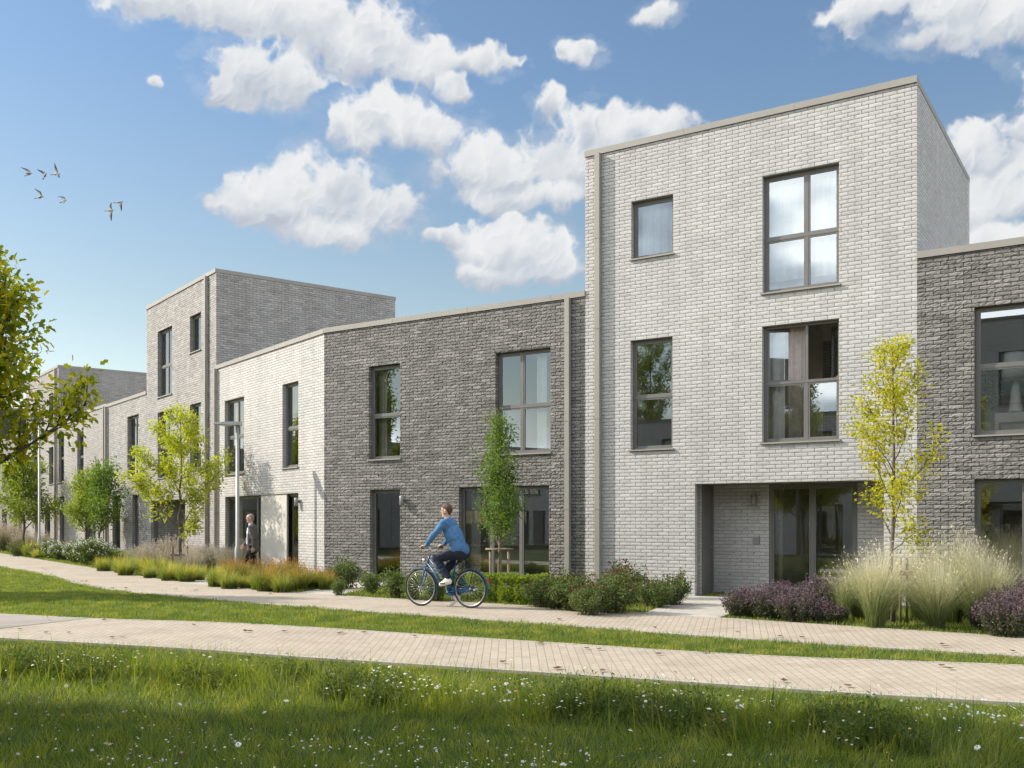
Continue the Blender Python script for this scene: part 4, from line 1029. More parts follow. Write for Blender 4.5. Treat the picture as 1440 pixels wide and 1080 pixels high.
again(b1_, 'shrub touching the white brick wall left of the entrance slab', g(946, 852), .80, 4.)
again(b2_, 'shrub half behind the first one, near the end of the box hedge', g(785, 858), .85, 5.)
again(b2_, 'shrub at the back behind the row, against the white brickwork', g(880, 850), 1.0, 3.)
again(b1_, 'round shrub growing against the right end of the box hedge', g(762, 856), .74, 3.)
SL = 'small leafy shrubs left of the bicycle'
c1_ = shrub('leafy_shrub', 'leafy shrub just left of the bicycle front wheel', 'shrub', SL, g(556, 842), .62, .33, 1500, 'leaf_shrub', 5, ls=.055)
again(c1_, 'narrow upright shrub in front of the glass door', g(521, 836), .92, 1.)['label']
again(c1_, 'pale young shrub at the corner of the white and grey walls', g(486, 829), 1.25, 2.)
again(c1_, 'small sprig of a plant on the lawn corner by the path', g(476, 839), .55, 3.)
again(c1_, 'leafy shrub behind the bicycle front wheel', g(580, 845), .85, 4.)
again(c1_, 'shrub behind the pedals of the bicycle', g(612, 847), .9, 5.)
again(c1_, 'leafy shrub half hidden behind the left shin of the cyclist', g(640, 843), 1.0, .5)
# hedge: clipped box
def hedge(label, p0, p1, th, h, seed, n):
    p0, p1 = np.array(p0), np.array(p1); d = p1-p0; L = np.linalg.norm(d[:2]); ang = math.atan2(d[1], d[0]); r = np.random.default_rng(seed)
    root = tag(empty('clipped_hedge', tuple(p0), ang), label, 'hedge')
    # fill: dense leaf shell with depth
    face = r.choice(5, n, p=[.36, .3, .18, .08, .08]); u = r.random(n)*L; v = r.random(n); dep = np.abs(r.normal(0, .035, n))
    X = np.where(face == 3, dep, np.where(face == 4, L-dep, u)); Y = np.where(face == 0, dep, np.where(face == 2, th-dep, r.random(n)*th)); Z = np.where(face == 1, h-dep, v*h)
    bump = .03*np.sin(X*7+seed)+.025*np.sin(X*15+2)+.02*np.sin(Z*19)
    Y = np.where(face == 0, Y+bump, Y); Z = np.where(face == 1, Z+bump, Z)
    nrm_ = np.stack([np.where(face == 3, -1, np.where(face == 4, 1, 0)), np.where(face == 0, -1, np.where(face == 2, 1, 0)), np.where(face == 1, 1, .3)], 1).astype(float)
    mb = MB(); leaf_cloud(mb, np.stack([X, Y, np.maximum(Z, .01)], 1), nrm_*.8+r.normal(0, .6, (n, 3)), np.full(n, .048), r, up=.35, wid=.7, lobed=False); mb.build('foliage', M['leaf_hedge'], root)
    tw = MB()
    for i in range(int(L*26)):
        x = r.random()*L; y = th*r.uniform(.25, .75); tw.tube([(x, y, 0), (x+r.normal(0, .05), y+r.normal(0, .05), h*.5), (x+r.normal(0, .1), y+r.normal(0, .08), h*.9)], [.008, .006, .003], 4)
    tw.build('twigs', M['bark'], root); return root
hp0, hp1 = g(655, 847), g(781, 856)
hedge('bright green clipped box hedge behind the rear wheel of the bicycle', hp0, hp1, .62, .56, 3, 11000)
hedge('low dark clipped hedge beyond the white flowers, under the grey house', offc(37., 136), offc(36., 186), .6, .5, 4, 4200)
# left bed
LG = 'lime green grass clumps along the path'
t1 = tuft('lime_grass', 'lime green grass clump beside the pale paving spur, nearest the lamp', 'ornamental grass', LG, g(262, 819), 800, .66, .42, 'limegrass', 11, .011, .9, .22)
lab = ['lime grass clump in front of the spreading tree stakes', 'lime grass clump left of the spreading tree', 'lime grass clump midway between white flowers and the spreading tree', 'lime grass clump touching the right side of the white flowers', 'lime grass clump behind the path ones, left of the tie bar', 'lime grass clump at the far end beyond the white flowers', 'lime grass clump under the young tree pair', 'lime grass clump tucked under the pale plumes by the stakes']
for i, (q, s_) in enumerate((((236, 818), 1.0), ((212, 814), .95), ((184, 810), 1.05), ((150, 804), 1.05), ((200, 806), .9), ((43, 784), 1.1), ((118, 788), .8), ((228, 808), .95))):
    again(t1, lab[i], g(*q), s_*1.0, i*1.3)
again(t1, 'lime grass clump at the front of the red tipped bed, by the lamp base', g(302, 826), .95, .3)
again(t1, 'lime grass clump in the red tipped bed, third from the paving spur', g(322, 829), .85, 1.3)
again(t1, 'lime grass clump right of the lamp pole among red tips', g(345, 828), .9, 2.3)
RG = 'red tipped grasses around the street lamp'
r1 = tuft('red_tipped_grass', 'red tipped grass clump nearest the path in the middle of its bed', 'ornamental grass', RG, g(374, 833), 620, .80, .42, 'redgrass', 21, .012, .7, .2, plume=420)
lab = ['red tipped grass clump right of the path-side one', 'red tipped grass clump before the white wall corner', 'red tipped grass clump in front of the sliding panel', 'red tipped grass clump between the man and the path', 'red tipped grass at the foot of the lamp pole', 'red tipped grass below the narrow glass strip', 'red tipped grass at the right tip of the bed by the shrub', 'red tipped grass left of the lamp pole', 'red tipped grass behind the far white flowers', 'red tipped grass beside the far lamp post', 'red tipped grass under the young tree pair']
for i, (q, s_) in enumerate((((405, 831), 1.), ((428, 829), .9), ((385, 823), 1.05), ((352, 823), 1.), ((336, 821), .95), ((412, 824), 1.02), ((458, 830), .8), ((318, 822), .85), ((100, 787), 1.1), ((70, 782), 1.2), ((135, 787), 1.))):
    again(r1, lab[i], g(*q), s_*.84, i*1.1)
PG = 'pale plume grasses in the left bed'
p1_ = tuft('plume_grass', 'pale mauve plume grass right of the spreading tree', 'ornamental grass', PG, g(282, 808), 800, .98, .48, 'palegrass', 31, .011, .6, .24, plume=900)
lab = ['pale plume grass behind the tie bar', 'pale plume grass left of the spreading tree, before the recess', 'pale plume grass beside the lamp pole, in front of the glass', 'pale plume grass between lamp and spreading tree', 'pale plume grass in front of the grey house door', 'tall straw plume grass beside the far lamp post', 'tall straw plume grass at the far left end of the bed', 'tall straw plume grass before the far round tree', 'straw plume grass right of the far lamp post', 'straw plume grass at the back beyond the far round tree', 'pale plume grass closing the bed behind lime clumps']
for i, (q, s_) in enumerate((((258, 805), .95), ((232, 803), 1.), ((322, 810), 1.), ((302, 808), 1.), ((208, 801), .95), ((66, 777), 1.45), ((8, 776), 1.6), ((33, 777), 1.5), ((84, 777), 1.3), ((20, 772), 1.7), ((272, 812), .85))):
    again(p1_, lab[i], g(*q), s_, i*.9)

for i, (q, s_, l) in enumerate((((272, 817), .8, 'lime grass clump second row, just left of the paving spur'), ((248, 812), 1.15, 'tall lime grass clump second row, right of the stakes'), ((222, 810), 1.1, 'lime grass clump second row, under the tie bar'), ((190, 803), 1.1, 'lime grass clump second row, beside the pale plumes'), ((168, 806), 1.2, 'wide lime grass clump right of the white flowers'), ((312, 820), 1.1, 'lime grass clump behind the red tips left of the lamp'), ((362, 831), .8, 'low lime grass tuft on the path edge below the man'), ((392, 834), .75, 'low lime grass tuft at the path edge, right of the man'), ((58, 786), 1.0, 'lime grass clump at the far end by the path'), ((440, 828), .8, 'lime tuft near the white wall corner'))):
    again(t1, l, g(*q), s_, i*2.1+.5)
for i, (q, s_, l) in enumerate((((245, 800), 1.15, 'tall pale plume grass behind the stakes, before the recess'), ((270, 803), 1.2, 'tall pale plume grass behind the stakes on the right'), ((292, 803), 1.15, 'tall pale plume grass before the grey downpipe'), ((312, 805), 1.1, 'tall pale plume grass before the white house corner'), ((220, 800), 1.1, 'tall pale plume grass before the grey house pier'), ((190, 797), .9, 'pale plume grass beside the dark clipped hedge'), ((48, 774), 1.5, 'tall straw plume grass left of the far lamp post'))):
    again(p1_, l, g(*q), s_, i*1.7+.2)
for i, (q, s_, l) in enumerate((((368, 826), .95, 'red tipped grass behind the path-side clump'), ((396, 827), .8, 'red tipped grass in the middle of the bed'), ((420, 831), .75, 'low red tipped grass near the shrub'), ((330, 826), .9, 'red tipped grass in front of the lamp pole'), ((448, 826), .9, 'red tipped grass against the grey brick corner'), ((120, 784), 1.1, 'red tipped grass behind the white flowers'), ((88, 783), 1.1, 'red tipped grass far along, right of the lamp post'))):
    again(r1, l, g(*q), s_, i*2.3+.7)
WG = 'white flowering bushes by the path'
w1 = shrub('white_flower_bush', 'white flowering bush nearest, against the lime grass', 'flower bush', WG, g(129, 796), .95, .75, 2600, 'leaf_shrub', 41, 'flower_white', 330, ls=.09, stems=60)
for q, s_, l in (((112, 793.5), .9, 'white flowering bush second along the path'), ((88, 789), .85, 'white flowering bush third along the path, before red tips'), ((74, 787), .8, 'white flowering bush farthest along the path'), ((140, 792), .9, 'white flowering bush at the back by the low dark hedge'), ((160, 795), .7, 'small white flowering bush behind the lime clumps')):
    again(w1, l, g(*q), s_, s_*7)
again(b2_, 'dark bush at the far left bed edge with dusty flowers', g(25, 783), 1.1, 1.)
again(b1_, 'dark bush beside the far lamp, low among straw grasses', g(52, 785), .9, 2.)
# ------------------------------------------------------------------ lawns and meadow (uncountable blades)
from mathutils import geometry as _g
def inside(P, poly):
    x, y = P[:, 0], P[:, 1]; c = np.zeros(len(P), bool); n = len(poly); j = n-1
    for i in range(n):
        xi, yi = poly[i]; xj, yj = poly[j]
        c ^= ((yi > y) != (yj > y)) & (x < (xj-xi)*(y-yi)/(yj-yi+1e-12)+xi); j = i
    return c
def scatter(n, poly, r):
    poly = np.asarray(poly); lo, hi = poly.min(0), poly.max(0); out_ = []; tot = 0
    while tot < n:
        P = lo+r.random((n, 2))*(hi-lo); P = P[inside(P, poly)]; out_.append(P); tot += len(P)
        if len(P) == 0: break
    return np.concatenate(out_)[:n]
def vis(P, m=.16, ymin=5.0):
    k = P[:, 0]/np.maximum(P[:, 1], .1); return (abs(k) < .518+m) & (P[:, 1] > ymin)
def patchy(P, s, seed):
    return vnoise((P[:, 0]+60).astype(np.float32), (P[:, 1]+60).astype(np.float32), s, seed)
r = np.random.default_rng(99)
paths = [np.concatenate([FB, FF_[::-1]]), np.concatenate([NB, NF[::-1]])]
SLABS = [np.array([(v.co.x, v.co.y) for v in o.data.vertices][:len(o.data.polygons[0].vertices)]) for o in bpy.data.objects if o.name.startswith(('entrance_paving', 'grey_paving'))]
# A: strip of lawn between the two paths and the left lawn
polyA = np.concatenate([FF_, NB[::-1]])
def lawn(name, poly, n, hfun, wfun, seed, mat='turf', prof=None):
    r = np.random.default_rng(seed)
    P = scatter(n*3, poly, r); P = P[vis(P)]
    # thin out with distance so that blades per pixel stay even
    keep = r.random(len(P)) < np.clip((15/np.maximum(P[:, 1], 5))**1.6, .05, 1); P = P[keep]
    for q in paths+SLABS: P = P[~inside(P, q)]
    d = P[:, 1]; cl = patchy(P, 1.7, seed)*.6+patchy(P, 5., seed+1)*.4
    H = hfun(d)*(.55+.9*cl)*r.uniform(.6, 1.2, len(P)); W = wfun(d)*r.uniform(.7, 1.3, len(P))
    th = r.uniform(0, 2*np.pi, len(P)); ln = H*r.uniform(.15, .8, len(P))
    mb = MB(); blades(mb, np.c_[P, np.zeros(len(P))], H, W, np.stack([np.cos(th)*ln, np.sin(th)*ln], 1), r, bend=.6, seg=2)
    return tag(mb.build(name, M[mat]), kind='stuff')
lawn('lawn_grass', polyA, 230000, lambda d: .055+.0006*d, lambda d: .0055+.00055*d, 1)
# B: turf under the beds, along the houses
polyB = np.concatenate([FB, np.array([house1(24., 0.), house1(0., -.05), P2(t2[3]), P2(t2[8])])])
polyB = np.concatenate([FB, [house1(22., -.03)[:2], house1(.0, -.03)[:2], P2(20.)+nrm*0, P2(60.)]])
lawn('bed_grass', polyB, 80000, lambda d: .07+.001*d, lambda d: .006+.00055*d, 2)
# C: meadow in the foreground, with a belt of tall herbs and seed heads
r = np.random.default_rng(5)
polyC = np.concatenate([NF, [np.array([-14., 2.]), np.array([14., 2.])]])
P = scatter(600000, polyC, r); P = P[vis(P, .16, 5.2)]; P = P[r.random(len(P)) < np.clip((8.2/P[:, 1])**1.3, 0, 1)]
# distance from the near path's front edge
from mathutils import kdtree
kd = kdtree.KDTree(len(NF))
for i, q in enumerate(NF): kd.insert((q[0], q[1], 0), i)
kd.balance()
nfx = NF[np.argsort(NF[:, 0])]
edgeY = np.interp(P[:, 0], nfx[:, 0], nfx[:, 1]); dist = (edgeY-P[:, 1])*.93
cl = patchy(P, 1.1, 3)*.55+patchy(P, 3.4, 4)*.45
tc = patchy(P, 5.5, 31); tall = np.clip((tc-.45)*2.6, 0, 1)          # distinct tufts
belt = np.exp(-((dist-1.95-.5*(patchy(P, .45, 8)-.5))/.55)**2)*(.30+.55*cl+.75*tall)
belt2 = np.exp(-((dist-4.6)/.7)**2)*(.2+.6*tall)*.5
H = (.060+.045*cl+.03*tall+.19*belt+.10*belt2)*r.uniform(.45, 1.2, len(P))
H = np.where(dist < .9, (.045+.02*cl)*r.uniform(.5, 1.3, len(P)), H)
W = (.0040+.0025*r.random(len(P)))*(1+.6*belt)
lx = patchy(P, 4.2, 33)-.5; ly = patchy(P, 4.2, 34)-.5
th = r.uniform(0, 2*np.pi, len(P))+6*lx; ln = H*r.uniform(.1, .85, len(P))
mb = MB(); blades(mb, np.c_[P, 0*dist], H, W, np.stack([np.cos(th)*ln+lx*H*1.2, np.sin(th)*ln+ly*H*1.2], 1), r, bend=.7, seg=2)
tag(mb.build('meadow_grass', M['meadow']), kind='stuff')
# taller single stalks and broad herb leaves in the belt
sel = np.where((belt > .42) & (patchy(P, 1.6, 35) > .5) & (dist > 1.1))[0]; sel = r.choice(sel, min(6500, len(sel)), replace=False)
Q = P[sel]; hh = .12+.20*r.random(len(Q))*np.minimum(1.2, belt[sel])
mb = MB()
nl = 5; QQ = np.repeat(Q, nl, 0); t = np.tile(np.linspace(.15, .95, nl), len(Q)); hq = np.repeat(hh, nl)
leaf_cloud(mb, np.c_[QQ+r.normal(0, .012, QQ.shape), hq*t], r.normal(0, 1, (len(QQ), 3))+np.array([0, 0, .5]), .055*(1.1-.5*t), r, up=.45, wid=.36, lobed=False)
blades(mb, np.c_[Q, 0*hh], hh, np.full(len(Q), .005), r.normal(0, .03, (len(Q), 2)), r, bend=.3, seg=2)
M['herb'] = leafmat('dark_herbs', [(.045, .075, .02), (.07, .11, .028), (.10, .14, .035), (.16, .19, .045)], .35)
tag(mb.build('wild_herbs', M['herb']), kind='stuff')
sel = np.where((belt > .15) & (dist > .9) & (dist < 3.0))[0]; sel = r.choice(sel, min(700, len(sel)), replace=False); Q = P[sel]
mb = MB(); hh = r.uniform(.20, .42, len(Q)); blades(mb, np.c_[Q, 0*hh], hh, np.full(len(Q), .0095), r.normal(0, .06, (len(Q), 2)), r, bend=.5, seg=3)
M['stalk'] = leafmat('tall_grass_stalk', [(.16, .20, .03), (.22, .25, .04), (.26, .24, .08)], .45)
tag(mb.build('tall_grass_stalks', M['stalk']), kind='stuff')
# wild flowers: white daisies, small white and mauve heads
def flowerheads(name, Q, z, rad, mat, r, petals=9, centre=True, tilt=.35):
    n = len(Q); nv = petals*2+1
    th = (np.arange(petals*2)*np.pi/petals)[None]+r.uniform(0, 6, n)[:, None]
    rr = np.where(np.arange(petals*2) % 2 == 0, 1., .62)[None]*rad[:, None]
    ax = unit(np.stack([r.normal(0, tilt, n), r.normal(-.15, tilt, n), np.ones(n)], 1)); u = unit(np.cross(ax, [1, 0, 0.])); v = np.cross(ax, u)
    c = np.c_[Q, z]
    ring = c[:, None]+u[:, None]*(rr*np.cos(th))[..., None]+v[:, None]*(rr*np.sin(th))[..., None]-ax[:, None]*(rr*.18)[..., None]
    V = np.concatenate([c[:, None]+ax[:, None]*.002, ring], 1)
    i = np.arange(petals*2); T = np.stack([0*i, 1+i, 1+(i+1) % (petals*2)], 1)
    mb = MB(); mb.add(V.reshape(-1, 3), (T[None]+np.arange(n)[:, None, None]*nv).reshape(-1, 3), 0)
    if centre:
        q = 6; tt = np.arange(q)*2*np.pi/q; rc = rad*.3
        ring = c[:, None]+ax[:, None]*.006+u[:, None]*(rc[:, None]*np.cos(tt))[..., None]+v[:, None]*(rc[:, None]*np.sin(tt))[..., None]
        V = np.concatenate([(c+ax*.011)[:, None], ring], 1); T = np.stack([np.zeros(q, int), 1+np.arange(q), 1+(np.arange(q)+1) % q], 1)
        mb.add(V.reshape(-1, 3), (T[None]+np.arange(n)[:, None, None]*(q+1)).reshape(-1, 3), 1)
    blades(mb, np.c_[Q, 0*z], z, np.full(n, .0035), r.normal(0, .008, (n, 2)), r, bend=.0, seg=2, m=2)
    tag(mb.build(name, [M[mat], M['flower_eye'], M['stem']]), kind='stuff')
M['flower_eye'] = simple('flower_eye', (.55, .42, .04), .8)
M['flower_mauve'] = leafmat('flower_mauve', [(.38, .32, .46), (.50, .45, .58), (.55, .52, .60)], .25, tcol=(1, 1, 1.1))
M['flower_pink'] = leafmat('flower_pink', [(.42, .16, .17), (.5, .25, .22)], .25, tcol=(1.1, 1, 1))
M['flower_yellow'] = leafmat('flower_yellow', [(.55, .48, .05), (.6, .5, .10)], .25, tcol=(1.1, 1, .6))
def pick(w_, n):
    i = r.choice(len(P), n, replace=False, p=w_/w_.sum()); return P[i], H[i]
clf = np.clip(patchy(P, .9, 14)*patchy(P, 2.6, 15)*2.6-.25, 0, 2)
Q, h_ = pick(belt*clf**2+.02*belt, 380); flowerheads('white_wildflowers', Q, np.clip(.14+.14*r.random(len(Q)), .1, .5), r.uniform(.009, .017, len(Q)), 'flower_white', r, centre=False)
Q, h_ = pick(belt+.12, 46); flowerheads('daisies', Q, .16+.16*r.random(len(Q)), r.uniform(.018, .027, len(Q)), 'flower_white', r)
low = np.exp(-((dist-4.7)/.8)**2)*(.25+clf**1.3)+.02
Q, h_ = pick(low, 330); flowerheads('small_white_wildflowers', Q, .11+.12*r.random(len(Q)), r.uniform(.005, .010, len(Q)), 'flower_white', r, petals=5, centre=False)
Q, h_ = pick(low*np.clip(1.3-P[:, 0]*.3, .2, 3), 190); flowerheads('mauve_wildflowers', Q, .10+.12*r.random(len(Q)), r.uniform(.008, .015, len(Q)), 'flower_mauve', r, petals=5, centre=False)
Q, h_ = pick(belt*.3+.1, 26); flowerheads('pink_wildflowers', Q, .12+.1*r.random(len(Q)), r.uniform(.012, .022, len(Q)), 'flower_pink', r, petals=6, centre=False)
Q, h_ = pick(belt*clf+.02, 170); flowerheads('yellow_wildflowers', Q, .15+.15*r.random(len(Q)), r.uniform(.006, .011, len(Q)), 'flower_yellow', r, petals=5, centre=False)

# ------------------------------------------------------------------ fallen leaves on the paths
M['deadleaf'] = leafmat('fallen_leaf', [(.10, .055, .03), (.16, .085, .045), (.07, .04, .025)], .1)
rl = np.random.default_rng(17)
def fallen(p, s):
    mb = MB(); a = rl.uniform(0, 6.28)
    n = 7; x = np.linspace(0, 1, n); wd = np.sin(x*np.pi)**.8*.42*s+.002; curl = rl.uniform(.10, .30)*s
    zc = .012+curl*(x-.5)**2*3; ze = zc+.35*wd*rl.uniform(.4, 1)
    V = np.concatenate([np.stack([(x-.5)*s, 0*x, zc], 1), np.stack([(x-.5)*s, wd, ze], 1), np.stack([(x-.5)*s, -wd, ze*rl.uniform(.9, 1.3)], 1)])
    i = np.arange(n-1); F = np.concatenate([np.c_[i, i+1, n+i+1, n+i], np.c_[i+1, i, 2*n+i, 2*n+i+1]])
    mb.add(V, F)
    o = mb.build('fallen_leaf', M['deadleaf'], loc=(p[0], p[1], .034)); o.rotation_euler[2] = a
    tag(o, 'curled brown fallen leaf lying on the clay paving', 'leaf', 'brown leaves fallen on the paths')
for q in ((28, 889), (65, 894), (97, 894), (158, 901), (173, 900), (147, 876), (273, 883), (345, 892), (352, 892), (400, 892), (477, 895), (482, 894), (512, 894), (583, 899), (759, 910), (761, 908.5), (825, 917), (843, 918), (707, 937), (786, 945), (848, 949), (783, 946), (926, 925), (990, 922), (1103, 964), (1192, 971), (1324, 942), (1335, 946), (1325, 911), (1330, 914), (1424, 921), (1097, 899), (1037, 893), (1128, 901), (921, 887), (787, 875), (60, 801), (64, 803), (72, 810), (115, 820), (121, 820), (158, 830), (177, 830), (247, 830), (276, 833), (380, 838)):
    fallen(at(*q), .085 if q[1] > 880 else .10)
# ------------------------------------------------------------------ street lamps
M['lampglow'] = simple('lamp_lens', (.62, .60, .52), .3)
def street_lamp(label, loc, h, arm, ang):
    root = tag(empty('street_lamp', tuple(loc), ang), label, 'street lamp', 'street lamps along the footpath')
    MB().lathe([(.075, 0), (.075, .9), (.052, .93), (.05, h)], 14).build('pole', M['steel'], root)
    MB().lathe([(.11, 0), (.11, .02), (.08, .03)], 14).build('base_plate', M['steel'], root)
    L = arm; mb = MB()
    V = []; prof = [(-.12, .085, -.02, .075), (.15, .15, -.03, .075), (L*.75, .15, -.02, .05), (L, .10, .0, .03)]
    for (x, wd, z0, z1) in prof: V += [(x, -wd, h+z0), (x, wd, h+z0), (x, wd*.8, h+z1), (x, -wd*.8, h+z1)]
    F = [(3, 2, 1, 0), (12, 13, 14, 15)]
    for i in range(3):
        a = i*4
        for q in range(4): F.append((a+q, a+(q+1) % 4, a+4+(q+1) % 4, a+4+q))
    mb.add(V, F); hd = mb.build('head', M['steel'], root)
    MB().box(.16, L*.72, -.1, .1, h-.042, h-.0305).build('lens', M['lampglow'], hd)
    return root
street_lamp('slim steel street lamp with a flat head, beside the walking man', offc(28., 334), EYE+(HOR-597)/F_PX*28., .66, math.pi+.35)
street_lamp('taller steel street lamp far along the path, behind the overhanging tree', offc(46., 55.3), 6.4, .8, math.pi+.5)

# ------------------------------------------------------------------ smooth bodies from blended tapered capsules
def sdf_mesh(prims, res):
    pts = np.concatenate([np.array([p[0], p[1]]) for p in prims]); rm = max(max(p[2], p[3]) for p in prims)+.05
    lo = pts.min(0)-rm; hi = pts.max(0)+rm; N = np.ceil((hi-lo)/res).astype(int)+1
    f = np.full(N, .25, np.float32)
    for pr in prims:
        a, b, ra, rb = np.array(pr[0], float), np.array(pr[1], float), pr[2], pr[3]
        k = pr[4] if len(pr) > 4 else .03; sc_ = np.array(pr[5] if len(pr) > 5 else (1, 1, 1), float)
        m_ = max(ra, rb)*sc_.max()+k+2*res
        i0 = np.maximum(((np.minimum(a, b)-m_-lo)/res).astype(int), 0); i1 = np.minimum(((np.maximum(a, b)+m_-lo)/res).astype(int)+2, N)
        ax = [lo[d]+res*np.arange(i0[d], i1[d]) for d in range(3)]
        G = np.stack(np.meshgrid(*ax, indexing='ij'), -1)
        ba = (b-a)/sc_; pa = (G-a)/sc_; t = np.clip((pa@ba)/max(ba@ba, 1e-9), 0, 1)
        d = (np.linalg.norm(pa-t[..., None]*ba, axis=-1)-(ra+(rb-ra)*t))*sc_.min()
        sl = tuple(slice(i0[d_], i1[d_]) for d_ in range(3)); c = f[sl]
        h_ = np.clip(.5+.5*(c-d)/k, 0, 1); f[sl] = c*(1-h_)+d*h_-k*h_*(1-h_)
    s = f < 0
    c8 = [(0,0,0),(1,0,0),(0,1,0),(1,1,0),(0,0,1),(1,0,1),(0,1,1),(1,1,1)]
    sh = [s[x:N[0]-1+x, y:N[1]-1+y, z:N[2]-1+z] for x, y, z in c8]
    anyy = np.logical_or.reduce(sh); alll = np.logical_and.reduce(sh); act = anyy & ~alll
    I = np.argwhere(act); vid = np.full(act.shape, -1); vid[act] = np.arange(len(I))
    fv = np.stack([f[I[:, 0]+x, I[:, 1]+y, I[:, 2]+z] for x, y, z in c8], 1)
    P = np.zeros((len(I), 3)); cnt = np.zeros(len(I)); C8 = np.array(c8, float)
    for i in range(8):
        for j in range(i+1, 8):
            if np.abs(C8[i]-C8[j]).sum() != 1: continue
            mk = (fv[:, i] < 0) != (fv[:, j] < 0); t = fv[mk, i]/(fv[mk, i]-fv[mk, j])
            P[mk] += C8[i]+(C8[j]-C8[i])*t[:, None]; cnt[mk] += 1
    V = lo+res*(I+P/cnt[:, None]); Q = []
    for d in range(3):
        n1, n2 = [(1, 2), (2, 0), (0, 1)][d]
        sl0 = [slice(1, -1)]*3; a0 = list(sl0); a1_ = list(sl0); a0[d] = slice(0, -1); a1_[d] = slice(1, None)
        A0, A1 = s[tuple(a0)], s[tuple(a1_)]
        for fl in (0, 1):
            E = np.argwhere((A0 & ~A1) if fl == 0 else (~A0 & A1))
            o = np.ones(3, int); o[d] = 0; E = E+o
            u = np.zeros(3, int); u[n1] = 1; v = np.zeros(3, int); v[n2] = 1
            q = [E-u-v, E-v, E, E-u]; ids = np.stack([vid[tuple(x.T)] for x in q], 1)
            Q.append(ids if fl == 0 else ids[:, ::-1])
    return V, np.concatenate(Q)
def body_part(name, prims, res, mat, parent, smooth_it=2, keep=True):
    V, Fq = sdf_mesh(prims, res)
    E = np.concatenate([Fq[:, [0, 1]], Fq[:, [1, 2]], Fq[:, [2, 3]], Fq[:, [3, 0]]])
    for _ in range(smooth_it):
        S = np.zeros_like(V); n = np.zeros(len(V)); np.add.at(S, E[:, 0], V[E[:, 1]]); np.add.at(n, E[:, 0], 1); V = V*.5+.5*S/np.maximum(n, 1)[:, None]
    if name in ('shirt', 'trousers', 'jacket'):
        a_, b_, c_ = V[Fq[:, 0]], V[Fq[:, 1]], V[Fq[:, 2]]; fn = np.cross(b_-a_, c_-a_); N = np.zeros_like(V)
        for k in range(4): np.add.at(N, Fq[:, k], fn)
        N = unit(N); x, y, z = V.T
        w1 = np.sin(38*(z*.9+x*.55)+2.6*np.sin(17*y+13*z)+1.3*np.sin(31*x)); w2 = np.sin(55*(z*.6-x*.7)+2.2*np.sin(23*y-9*z))
        V = V+N*(.45 if name == 'jacket' else 1.)*(.0045*np.sign(w1)*abs(w1)**1.5+.003*w2)[:, None]
    o = MB().add(V, Fq, smooth=True).build(name, mat, parent)
    return o
def clothmat(name, col, sc_=30., bump=.35):
    m, nt, out = newmat(name); co_ = objco(nt)
    c = nt.ramp(nt.noise(co_, 5., 4), [(.3, tuple(x*.85 for x in col)), (.7, tuple(min(1, x*1.12) for x in col))])
    hgt = nt.math('ADD', nt.noise(nt.vm('MULTIPLY', co_, (1, 1, .45)), 13., 3), nt.math('MULTIPLY', nt.noise(co_, 160., 2), .08))
    princ(nt, out, c, .85, bump=hgt, bs=min(1, bump*1.8), bd=.045, spec=.2); return m
M['skin'] = simple('skin', (.52, .33, .24), .55, var=.06, scale=14.)
M['skin_man'] = simple('skin_ruddy', (.50, .29, .21), .55, var=.08, scale=14.)
M['hair_brown'] = simple('hair_brown', (.085, .045, .025), .7, var=.3, scale=60., bump=.4)
M['hair_grey'] = simple('hair_grey', (.20, .185, .17), .7, var=.3, scale=60., bump=.4)
M['shirt_blue'] = clothmat('shirt_blue', (.075, .175, .33))
M['jeans_dark'] = clothmat('jeans_dark', (.022, .027, .045))
M['jacket_grey'] = clothmat('jacket_grey', (.095, .086, .08), bump=.2)
M['trousers_black'] = clothmat('trousers_black', (.014, .013, .015))
M['shirt_pale'] = clothmat('shirt_pale', (.58, .64, .76), bump=.15)
M['shoe_white'] = simple('shoe_white', (.72, .70, .66), .6, var=.05, scale=20.)
M['shoe_black'] = simple('shoe_black', (.02, .018, .016), .45, var=.1)
M['eye'] = simple('eye', (.05, .04, .035), .2)

